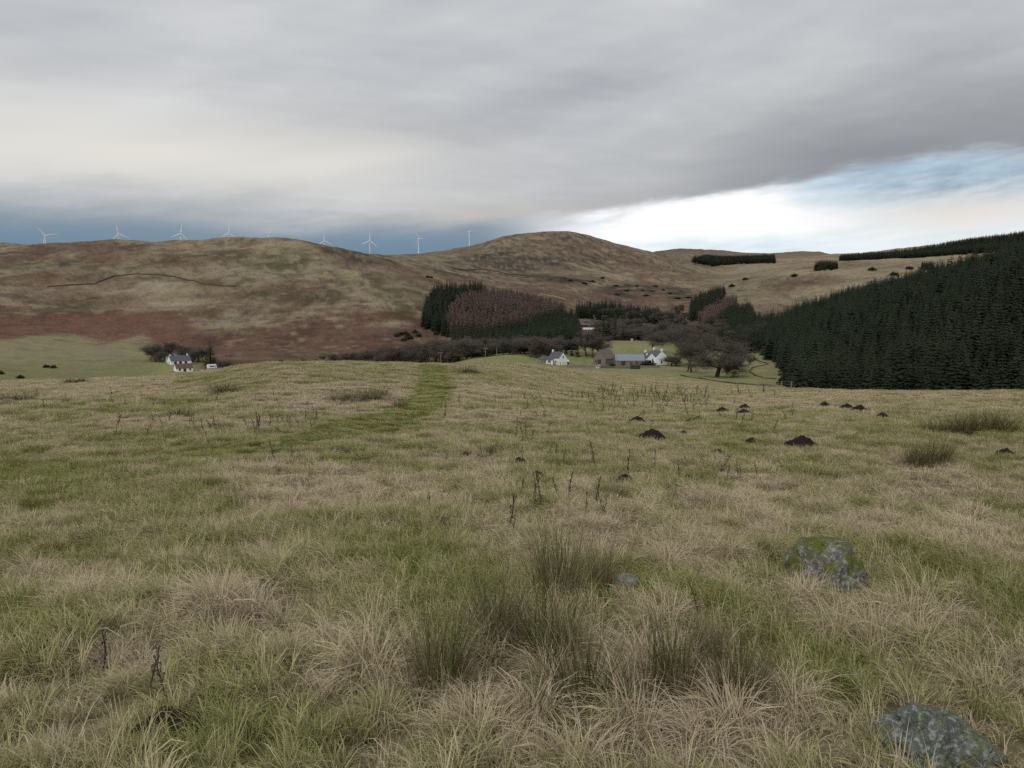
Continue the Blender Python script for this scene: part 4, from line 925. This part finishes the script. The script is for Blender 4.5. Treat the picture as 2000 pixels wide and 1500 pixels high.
def grass_mat(name, stops, from_tint=True, amp=.7, base=.5, trans=.14):
    m = bpy.data.materials.new(name); m.use_nodes = True; nt = m.node_tree; nt.nodes.clear()
    t = attr(nt, 'tint', 'INSTANCER', 'Fac') if from_tint else val(nt, base)
    f = t + (attr(nt, 'blade', 'GEOMETRY', 'Fac') - .5) * amp
    r = nt.nodes.new('ShaderNodeValToRGB'); nt.links.new(f.k, r.inputs[0]); e = r.color_ramp.elements
    while len(e) < len(stops): e.new(.5)
    for el_, (p_, c_) in zip(e, stops): el_.position = p_; el_.color = (*c_, 1)
    d = nt.nodes.new('ShaderNodeBsdfDiffuse'); tr = nt.nodes.new('ShaderNodeBsdfTranslucent'); mx = nt.nodes.new('ShaderNodeMixShader'); ou = nt.nodes.new('ShaderNodeOutputMaterial')
    mx.inputs[0].default_value = trans
    for n in (d, tr): nt.links.new(r.outputs[0], n.inputs['Color'])
    nt.links.new(d.outputs[0], mx.inputs[1]); nt.links.new(tr.outputs[0], mx.inputs[2]); nt.links.new(mx.outputs[0], ou.inputs['Surface']); return m
M_GRASS = grass_mat('pasture_grass', [(.0, (.20, .225, .064)), (.22, (.29, .285, .108)), (.48, (.39, .352, .185)), (.75, (.53, .455, .305)), (1.0, (.47, .375, .275))])
G0 = [blade_mesh('sward_tuft', M_GRASS, blades(50, .075, (.03, .09), .006, .8, 1.1, s, .2), blades(5, .07, (.08, .16), .003, .4, 1.0, s + 50, .4)) for s in range(4)]
G0 += [blade_mesh('straw_tuft', M_GRASS, blades(50, .055, (.12, .32), .0043, .42, 1.25, s, .75), blades(22, .08, (.05, .14), .0045, .8, 1.1, s + 60)) for s in range(4, 8)]
G1 = [blade_mesh('sward_patch', M_GRASS, blades(210, .24, (.03, .10), .0075, .75, 1.0, s, .2), blades(14, .22, (.10, .18), .004, .4, 1.0, s + 50, .4)) for s in range(10, 13)]
G1 += [blade_mesh('straw_patch', M_GRASS, blades(170, .20, (.13, .32), .0055, .45, 1.2, s, .7), blades(60, .24, (.05, .14), .008, .8, 1.0, s + 60)) for s in range(13, 16)]
G2 = [blade_mesh('sward_clump', M_GRASS, blades(260, .55, (.06, .15), .017, .8, .9, s, .2, 2)) for s in range(20, 23)]
G2 += [blade_mesh('straw_clump', M_GRASS, blades(260, .5, (.12, .30), .011, .5, 1.1, s, .5, 2)) for s in range(23, 26)]
G3 = [blade_mesh('sward_sheet', M_GRASS, blades(300, 1.3, (.07, .16), .04, .8, .8, s, .2, 2)) for s in range(30, 32)]
G3 += [blade_mesh('straw_sheet', M_GRASS, blades(300, 1.25, (.13, .3), .026, .5, 1.0, s, .4, 2)) for s in range(32, 34)]
def spread(r0, r1, dens, seed, az_=46):
    g = np.random.default_rng(seed); n = int(R(az_) * (r1 * r1 - r0 * r0) * dens); r = np.sqrt(g.uniform(r0 * r0, r1 * r1, n)); a = g.uniform(-R(az_), R(az_), n)
    return r * np.sin(a), r * np.cos(a), g
HOLES = []          # (x, y, radius): spots kept clear of grass (rocks, molehills)
def grass_layer(name, r0, r1, dens, bases, seed, label, thr=.66, pad=0.0, az_=46):
    x, y, g = spread(r0, r1, dens, seed, az_)
    ok = np.ones(len(x), bool)
    for hx, hy, hr in HOLES: ok &= np.hypot(x - hx, y - hy) > hr + pad
    px, py = project(x, y, ground_z(x, y))
    r = np.hypot(x, y); ok &= (r < np.interp(px, [1040, 1060, 1120, 1200, 1300, 1400, 1480, 1540, 1600], [200, 122, 180, 242, 252, 220, 180, 150, 200]))
    x, y = x[ok], y[ok]; n = len(x); c = cover(x, y); td = np.abs(track_d(x, y))
    tint = np.clip(c + g.normal(0, .15, n), .02, .98)
    h = len(bases) // 2; straw = (c + g.normal(0, .16, n)) > thr; straw &= td > 1.6
    idx = np.where(straw, h + g.integers(0, h, n), g.integers(0, h, n))
    s = g.uniform(.75, 1.25, n) * (1 + .35 * fbm(x, y, 1.3, 2, 97)); s = np.where(straw, s * (1 + .3 * sstep(c, .6, 1)), s); sz = s * np.where(td < 1.6, .55, 1.0)
    N3 = normal(x, y); rz = g.normal(.25, .9, n)
    rot = np.stack([-np.arcsin(np.clip(N3[:, 1], -1, 1)) * .9, np.arcsin(np.clip(N3[:, 0], -1, 1)) * .9, rz], -1)
    # tilt must be applied about world axes after the spin: express it in the spun frame
    ca_, sa_ = np.cos(-rz), np.sin(-rz); tx, ty = rot[:, 0] * ca_ - rot[:, 1] * sa_, rot[:, 0] * sa_ + rot[:, 1] * ca_
    rot = np.stack([tx, ty, rz], -1)
    o = scatter(name, np.stack([x, y, ground_z(x, y)], -1), rot, np.stack([s, s, sz], -1), idx, [base_obj(b) for b in bases], tint)
    return tag(o, label, 'grass', kind='stuff')

# ---------------------------------------------------------------- rocks
def vnoise3(v, f, seed): return (perlin(v[:, 0] * f + seed, v[:, 1] * f, seed) + perlin(v[:, 1] * f, v[:, 2] * f + seed, seed + 3) + perlin(v[:, 2] * f, v[:, 0] * f - seed, seed + 5)) / 1.7
import bmesh
def rock_mesh(name, seed, size, planes, mat, rough=.05, sub=5):
    bm = bmesh.new(); bmesh.ops.create_icosphere(bm, subdivisions=sub, radius=1); v = np.array([q.co[:] for q in bm.verts]); f = np.array([[q.index for q in fc.verts] for fc in bm.faces]); bm.free()
    v = v * (1 + .18 * vnoise3(v, .9, seed))[:, None]
    for n, d in planes:
        n = np.array(n, float); n /= np.linalg.norm(n); e = v @ n - d; v -= np.where(e > 0, e * .93, 0)[:, None] * n
    nr = v / np.linalg.norm(v, axis=1, keepdims=True)
    v = v + nr * (rough * vnoise3(v, 3.2, seed + 11) - rough * 1.6 * np.maximum(0, .16 - np.abs(vnoise3(v, 2.1, seed + 31))) / .16 + rough * .5 * vnoise3(v, 8, seed + 17) + rough * .22 * vnoise3(v, 20, seed + 23))[:, None]
    return mesh_np(name, v * np.array(size), f, mat, smooth=True)
def rock_mat(name, moss, tintc=(.175, .175, .165)):
    m, nt, b = new_mat(name, .9, .2); p = objco(nt); g = nt.nodes.new('ShaderNodeNewGeometry'); sp = nt.nodes.new('ShaderNodeSeparateXYZ'); nt.links.new(g.outputs['Normal'], sp.inputs[0]); nz = S(nt, sp.outputs[2])
    a, c, d, e = noise(nt, p, 9, 5, .7), noise(nt, p, 34, 5, .72), noise(nt, p, 110, 4, .75), noise(nt, p, 6.5, 5, .65, .6)
    col = mixc(nt, ((a - .5) * 2.5 + .5).sat(), tuple(.45 * k for k in tintc), tintc)
    col = mixc(nt, c.step(.52, .58) * .85, col, (.33, .35, .33))          # pale lichen
    col = mixc(nt, d.step(.60, .66) * .6, col, (.42, .43, .41))
    col = mixc(nt, c.step(.42, .34) * .75, col, (.035, .034, .032))       # dark pits
    col = mixc(nt, (e + (d - .5) * .35 + nz * .10).step(.60 - .08 * moss, .68 - .08 * moss) * min(1, moss), col, mixc(nt, d.step(.35, .65), (.055, .068, .012), (.16, .172, .034)))
    nt.links.new(col.k, b.inputs['Base Color']); bump(nt, b, a * .5 + c * .8 + d * .4, .018); return m
def place_rock(name, label, px, py, size, seed, planes, mat, rz, sink, rough=.07, sub=5):
    q = hit(px, py); o = obj(name, rock_mesh(name, seed, size, planes, mat, rough, sub)); o.location = (q.x, q.y, q.z + sink); o.rotation_euler = (0, 0, rz)
    HOLES.append((q.x, q.y, max(size[0], size[1]) * .85)); return tag(o, label, 'rock')
place_rock('mossy_boulder', 'rounded grey boulder with green moss and lichen in the grass on the right', 1620, 1132, (.37, .32, .34), 3, [((.1, .1, 1), .70), ((-1, -.35, .12), .66), ((.85, -.35, .5), .62), ((.15, -1, .22), .66), ((-.45, -.6, .75), .74), ((.6, -.9, .1), .72)], rock_mat('mossy_stone', 1.0, (.20, .19, .165)), .25, .08, .075)
place_rock('half_buried_rock', 'half buried grey green rock in the bottom right corner', 1828, 1478, (.31, .22, .24), 9, [((-.75, -.25, .75), .50), ((.5, -.15, .85), .46), ((.1, -1, .5), .55), ((-.2, -.8, .8), .62)], rock_mat('lichen_stone', .55, (.165, .185, .165)), .3, .03, .12)
place_rock('small_grey_stone', 'small pale stone peeping out right of the tall rushes', 1222, 1150, (.105, .08, .065), 15, [((0, 0, 1), .7), ((.4, -.6, .7), .7)], rock_mat('small_stone', .5, (.29, .29, .28)), .1, .06, .06, 4)

# ---------------------------------------------------------------- molehills
def soil_mat():
    m, nt, b = new_mat('fresh_soil', .95, .1); p = worldpos(nt); a, c = noise(nt, p, 22, 5, .7), noise(nt, p, 70, 4, .7)
    nt.links.new(mixc(nt, ((a - .5) * 2 + (c - .5) * 1.2 + .5).sat(), (.010, .008, .007), (.040, .029, .023)).k, b.inputs['Base Color']); bump(nt, b, a + c * .6, .03); return m
M_SOIL = soil_mat()
def mole_mesh(seed):
    n = 30; t = np.linspace(-1.25, 1.25, n); X, Y = np.meshgrid(t, t); q = np.hypot(X, Y * 1.1) * (1 + .25 * perlin(X * 1.3 + seed, Y * 1.3, 7))
    Z = .52 * np.exp(-(q * 1.25) ** 2.4) + .17 * np.maximum(-.2, fbm(X + seed * 3, Y, .95, 3, 71, .6)) * (q < 1.05) - .12 * sstep(q, .85, 1.1)
    i, j = np.meshgrid(np.arange(n - 1), np.arange(n - 1), indexing='ij'); f = np.stack([i * n + j, i * n + j + 1, (i + 1) * n + j + 1, (i + 1) * n + j], -1).reshape(-1, 4)[:, ::-1]
    me = mesh_np('mound', np.stack([X, Y, Z], -1).reshape(-1, 3), f, M_SOIL, True); return me
def crumb_mesh(seed):
    g = np.random.default_rng(seed); V, F = [], []
    for k in range(26):
        a = g.uniform(0, 6.28); q = g.uniform(.3, 1.15); s = g.uniform(.04, .13); c = np.array([math.cos(a) * q, math.sin(a) * q, .42 * math.exp(-(q * 1.25) ** 2.4) + .01]); b = len(V)
        o = np.array([[1,0,0],[-1,0,0],[0,1,0],[0,-1,0],[0,0,1],[0,0,-1]]) * s * g.uniform(.6, 1.3, (6, 1)); V += list(c + o)
        F += [(b+4,b,b+2),(b+4,b+2,b+1),(b+4,b+1,b+3),(b+4,b+3,b),(b+5,b+2,b),(b+5,b+1,b+2),(b+5,b+3,b+1),(b+5,b,b+3)]
    return mesh_np('crumbs', np.array(V), np.array(F), M_SOIL)
MOLE = [(mole_mesh(s), crumb_mesh(s)) for s in range(4)]
for i, (px, py, w, lab) in enumerate([(1273, 857, 36, 'large molehill left of centre among the dead thistles'), (1400, 892, 28, 'tall molehill with a dead thistle stalk in front of it'), (1344, 949, 40, 'widest and nearest of the central molehills, on a green patch'), (1222, 940, 27, 'flat molehill left of the widest central one'), (1566, 875, 42, 'large isolated molehill right of centre'),
    (1467, 865, 20, 'small molehill left of the large isolated one'), (1411, 806, 20, 'molehill left of the stacked pair near the far field edge'), (1454, 801, 20, 'upper molehill of the stacked pair near the far field edge'), (1452, 809, 18, 'lower molehill of the stacked pair near the far field edge'), (1363, 820, 14, 'small molehill in the middle of the thistle field'), (1345, 825, 12, 'tiny molehill beside the small one in the thistle field'), (1334, 849, 15, 'low dry molehill above the large thistle molehill'), (1244, 826, 24, 'stretched low molehill at the left of the thistle field'),
    (909, 890, 16, 'small molehill alone left of the picture centre below the track'), (1014, 903, 20, 'small molehill just right of the picture centre'), (1610, 793, 14, 'left one of the three molehills in a row near the crest on the right'), (1653, 799, 18, 'middle one of the three molehills in a row near the crest on the right'), (1678, 802, 20, 'right one of the three molehills in a row near the crest on the right'), (1723, 814, 14, 'molehill lone right of the row of three near the crest'),
    (1963, 894, 27, 'dark molehill near the right picture edge'), (1468, 998, 24, 'dark molehill half hidden in long grass above the boulder'), (452, 953, 20, 'dark molehill alone on the left side of the pasture'), (332, 1424, 62, 'dark bare soil heap in the bottom left foreground'), (1697, 914, 14, 'tiny molehill right of the large isolated one'), (1049, 932, 24, 'faint molehill on the green patch in the centre')]):
    q = hit(px, py); s = w * q.length / F_PX / 2 * 1.15
    if px == 332: s = .12
    t = tag(empty('molehill', (q.x, q.y, q.z - .01), random.uniform(-.4, .4)), lab, 'molehill', 'molehills in the pasture'); t.scale = (s, s * .9, s * (1.2 if px != 332 else .75)); t.location.z += s * .3
    obj('mound', MOLE[i % 4][0], t); obj('crumbs', MOLE[i % 4][1], t)['kind'] = 'stuff'; HOLES.append((q.x, q.y - .3 * s, s * 1.15))

# ---------------------------------------------------------------- rushes
M_RUSH = grass_mat('rush_green', [(0, (.06, .072, .022)), (.6, (.12, .128, .045)), (1, (.20, .18, .085))], False, 1.0, .5, .15)
M_RUSHD = grass_mat('rush_dead', [(0, (.13, .09, .055)), (.5, (.25, .195, .13)), (1, (.34, .285, .20))], False, 1.0, .5, .2)
RUSH = []
for s in range(3):
    RUSH.append((blade_mesh('green_stems', M_RUSH, blades(140, .12, (.4, .92), .0052, .16, .2, 200 + s, .2, 3, 1)), blade_mesh('dead_stems', M_RUSHD, blades(130, .15, (.35, .85), .0042, .24, .35, 210 + s, .3, 3, 1), blades(60, .14, (.2, .5), .0045, .45, 1.3, 220 + s, .3, 3)),
                 blade_mesh('leaf_litter', M_RUSHD, blades(110, .18, (.1, .34), .005, .8, 1.1, 230 + s, .3, 3))))
def rushes(px, py, w, h, lab, dens=1):
    h *= 1.4 if py < 920 else 1.0; q = hit(px, py); t = tag(empty('rush_clump', (q.x, q.y, q.z), random.uniform(0, 6)), lab, 'rushes', 'clumps of soft rush'); t.scale = (w, w, h)
    k = random.randrange(3); obj('green_stems', RUSH[k][0], t); obj('dead_stems', RUSH[(k + 1) % 3][1], t); obj('leaf_litter', RUSH[k][2], t)
for a_ in [(1088, 1172, 1.15, .92, 'tallest dark green rush clump in the middle foreground'), (1172, 1165, .7, .68, 'slim green rush clump left of the small pale stone'), (965, 1262, 1.0, .72, 'rush clump leaning left of the tallest one'), (1062, 1290, 1.4, .68, 'wide brown rush clump below the tallest one'), (860, 1335, 1.0, .62, 'thin rush clump at the left of the central rushes'),
    (1150, 1372, 1.3, .62, 'bleached rush clump at the front of the central rushes'), (1445, 1372, .85, .62, 'separate dark green rush clump below the boulder'), (1310, 1335, 1.0, .55, 'sparse rush clump between the central and the separate clump'), (1380, 1300, .6, .5, 'small rush clump left of the separate dark clump'),
    (1815, 908, 2.6, .62, 'low green rush clump on the right below the long rush bed'), (1838, 906, 1.6, .66, 'green rush tuft at the right side of the low clump'), (1790, 910, 1.5, .5, 'small rush tuft at the left side of the low clump'), (437, 768, 5.0, .75, 'dark rush clump on the mound left of the track'), (352, 817, 2.6, .55, 'small round rush clump on the left slope'),
    (1930, 842, 3.6, .85, 'tallest part of the rush bed at the right edge'), (1960, 846, 3.0, .7, 'right end of the rush bed near the picture edge'), (1893, 845, 3.2, .72, 'middle of the rush bed at the right edge'), (1855, 848, 3.2, .66, 'brown left middle of the rush bed at the right edge'), (1815, 848, 2.6, .55, 'left end of the rush bed at the right edge'),
    (665, 786, 3.2, .6, 'dark left end of the brown rush patch beside the track'), (690, 784, 4.2, .55, 'brown middle of the rush patch beside the track'), (722, 780, 4.2, .65, 'right end of the brown rush patch beside the track'), (745, 776, 3.0, .55, 'green tuft right of the brown rush patch beside the track'), (783, 797, 2.2, .5, 'little rush tuft at the left edge of the track'), (910, 728, 6.5, .7, 'reddish bush of dead stems on the crest right of the track'),
    (12, 785, 3.5, .5, 'rush tuft at the left picture edge on the slope'), (48, 784, 3.5, .5, 'rush tuft near the left picture edge on the slope'), (148, 746, 6, .5, 'faint rush tufts on the pale strip at the left')]: rushes(*a_)

# ---------------------------------------------------------------- dead thistles
M_THIST = plain('dead_thistle', (.058, .042, .032), .95, .35, 9.0); M_THEAD = plain('thistle_heads', (.10, .078, .058), .95, .35, 9.0)
def thistle(seed):
    r = random.Random(seed); st, lf, hd = MB(), MB(), MB(); n = 6; p = Vector((0, 0, -.03)); pts = [p.copy()]; d = Vector((r.gauss(0, .05), r.gauss(0, .05), 1)).normalized()
    for i in range(n): d = (d + Vector((r.gauss(0, .07), r.gauss(0, .07), .02))).normalized(); p = p + d * (1.03 / n); pts.append(p.copy())
    st.tube(pts, [.014 * (1 - .6 * i / n) for i in range(n + 1)], 4)
    def head(c, s): hd.tube([c - Vector((0, 0, s * .6)), c, c + Vector((0, 0, s))], [s * .25, s * .55, s * .3], 5)
    head(pts[-1], .035)
    for i in range(3, n):
        for k in range(r.randint(1, 2)):
            a = r.uniform(0, 6.28); e = pts[i] + Vector((math.cos(a) * r.uniform(.012, .05), math.sin(a) * r.uniform(.012, .05), r.uniform(.06, .17))); st.tube([pts[i], pts[i].lerp(e, .5) + Vector((0, 0, -.01)), e], [.007, .006, .004], 3)
            if r.random() < .8: head(e, r.uniform(.02, .035))
    for i in range(16):
        u = r.uniform(.08, .85) * n; j = int(u); c = pts[j].lerp(pts[j + 1], u - j); a = r.uniform(0, 6.28); o = Vector((math.cos(a), math.sin(a), 0)); s = Vector((-o.y, o.x, 0)) * r.uniform(.008, .02); L = r.uniform(.05, .12)
        lf.add([c - s * .4, c + o * L * .5 + s + Vector((0, 0, .01)), c + o * L * .8 - Vector((0, 0, L * .7)), c + o * L * .5 - s], [(0, 1, 2, 3)])
    return st.mesh('stem', M_THIST), lf.mesh('withered_leaves', M_THIST), hd.mesh('seed_heads', M_THEAD)
THI = [thistle(s) for s in range(6)]
tp = [(1110,990,70),(1095,985,55),(1163,1000,72),(1178,1018,40),(1185,1020,62),(1142,1018,60),(1055,992,75),(1048,990,60),(1018,975,40),(1020,905,34),(1008,858,42),(1022,868,45),(1040,872,36),(1068,895,40),(1087,893,30),(1065,850,28),(1098,905,24),(1226,925,48),(1280,920,40),(1326,948,42),(1404,930,48),(1420,940,30),(1440,932,32),(1446,934,30),(1478,930,24),(1160,910,50),(960,890,30),(956,895,24),(964,884,24),(866,818,30),(896,790,20),(540,905,42),(575,900,34),(415,885,22),(410,870,28),(1000,1060,45),(990,1045,90),(1030,862,40),(870,905,20),(940,890,24),(840,1010,40),(1345,815,26),(1438,828,24),(1450,832,26),(1510,845,24),(1300,810,22),(1405,815,20),(1548,815,18),(1230,835,22),(1254,822,22),(1241,824,20),(200,1320,60),(290,1370,70),(325,1380,66),(1362,1215,70),(1270,840,20),(1145,845,24)]
TL = {(200, 1320): 'leftmost dead thistle stalk of the three in the bottom left foreground', (290, 1370): 'middle dead thistle stalk of the three beside the dark soil heap', (325, 1380): 'dead thistle stalk directly behind the dark soil heap',
      (1362, 1215): 'single dead stalk between the small pale stone and the boulder', (990, 1045): 'tall thin dead stalk left of the tallest rush clump', (540, 905): 'lone dead thistle stalk just below the left end of the grass track', (1404, 930): 'dead thistle stalk standing before the tall molehill'}
th = [(x, y, h) for x, y, h in tp]
for _ in range(125): 
    x = rt_.gauss(1265, 95); y = rt_.triangular(757, 806, 772); th.append((x, y, rt_.uniform(10, 20)))
for _ in range(46): th.append((rt_.uniform(1000, 1560), rt_.uniform(770, 830), rt_.uniform(11, 22)))
for _ in range(52): x = rt_.uniform(225, 640); th.append((x, rt_.gauss(842 - (x - 225) * .035, 9), rt_.uniform(12, 26)))
for _ in range(26): th.append((rt_.uniform(40, 980), rt_.uniform(770, 835), rt_.uniform(9, 18)))
for x, y, hp in th:
    q = hit(x, y)
    if q is None or q.length > 150: continue
    h = min(1.25, max(.3, hp * q.length / F_PX)); k = random.randrange(6); near_ = y > 880
    t = tag(empty('thistle_stalk', (q.x, q.y, q.z), random.uniform(0, 6.28)), 'dry dark brown dead thistle stalk standing in the pasture grass', 'thistle', 'dead thistle stalks in the pasture')
    t.rotation_euler = (random.gauss(0, .035), random.gauss(0, .035), t.rotation_euler[2]); w = h * (1.45 if q.length < 25 else 2.1); t.scale = (w, w, h)
    t['label'] = ('dead thistle stalk in the dense dark band across the field below the farm' if y < 812 and x > 980 else 'dead thistle stalk in the scattered row left of the grass track' if x < 980 and y < 880 else 'dead thistle stalk standing among the molehills in the middle of the pasture')
    if (x, y) in TL: t['label'] = TL[(x, y)]
    obj('stem', THI[k][0], t); obj('withered_leaves', THI[k][1], t)['kind'] = 'stuff'
    if q.length < 60: obj('seed_heads', THI[k][2], t)['kind'] = 'stuff'

# ---------------------------------------------------------------- grass
TUS = [blade_mesh('tussock', M_GRASS, blades(240, .10, (.22, .48), .0045, .38, 1.5, 400 + k, .55, 4), blades(90, .14, (.1, .26), .005, .9, 1.0, 410 + k, .3)) for k in range(4)]
TUS2 = [blade_mesh('tussock', M_GRASS, blades(240, .14, (.2, .45), .009, .42, 1.4, 420 + k, .5, 3)) for k in range(4)]
def tussocks(name, r0, r1, dens, bases, seed, label):
    x, y, g = spread(r0, r1, dens, seed); px, py = project(x, y, ground_z(x, y)); c = cover(x, y); s_ = patches(px, py, STRAWS)
    ok = g.random(len(x)) < np.clip(.10 + 1.0 * s_ + .9 * (c - .55), 0, 1); ok &= np.abs(track_d(x, y)) > 1.9
    ok &= np.hypot(x, y) < np.interp(px, [1040, 1060, 1120, 1300, 1480], [200, 110, 150, 200, 150])
    for hx, hy, hr in HOLES: ok &= np.hypot(x - hx, y - hy + hr * .5) > hr + .12
    x, y, c = x[ok], y[ok], c[ok]; n = len(x); s = g.uniform(.55, 1.15, n)
    rot = np.stack([g.normal(.08, .1, n), g.normal(0, .1, n), g.normal(.3 + .8 * fbm(x, y, 3, 2, 120), .5, n)], -1)
    o = scatter(name, np.stack([x, y, ground_z(x, y) - .01], -1), rot, np.stack([s * 1.1, s * 1.1, s * g.uniform(.7, 1.15, n)], -1), g.integers(0, len(bases), n), [base_obj(b) for b in bases], np.clip(.70 + .25 * c + g.normal(0, .13, n) - .06, .4, .99))
    return tag(o, label, 'grass', kind='stuff')
tussocks('near_tussocks', 1.6, 12, 9, TUS, 311, 'long bleached tussock grass lying over in the near foreground')
tussocks('far_tussocks', 11, 75, 1.3, TUS2, 312, 'bleached tussock grass scattered over the pasture')
grass_layer('near_grass', 1.2, 9.5, 125, G0, 301, 'tangled green and straw coloured grass of the near foreground', az_=100)
grass_layer('middle_grass', 9.0, 31, 17, G1, 302, 'patchy green and bleached grass of the middle pasture', pad=.1, az_=70)
grass_layer('far_grass', 30, 82, 3.6, G2, 303, 'short bleached grass of the pasture towards the crest', pad=.28, az_=54)
grass_layer('crest_grass', 80, 255, .32, G3, 304, 'pale grass on the farthest part of the pasture')
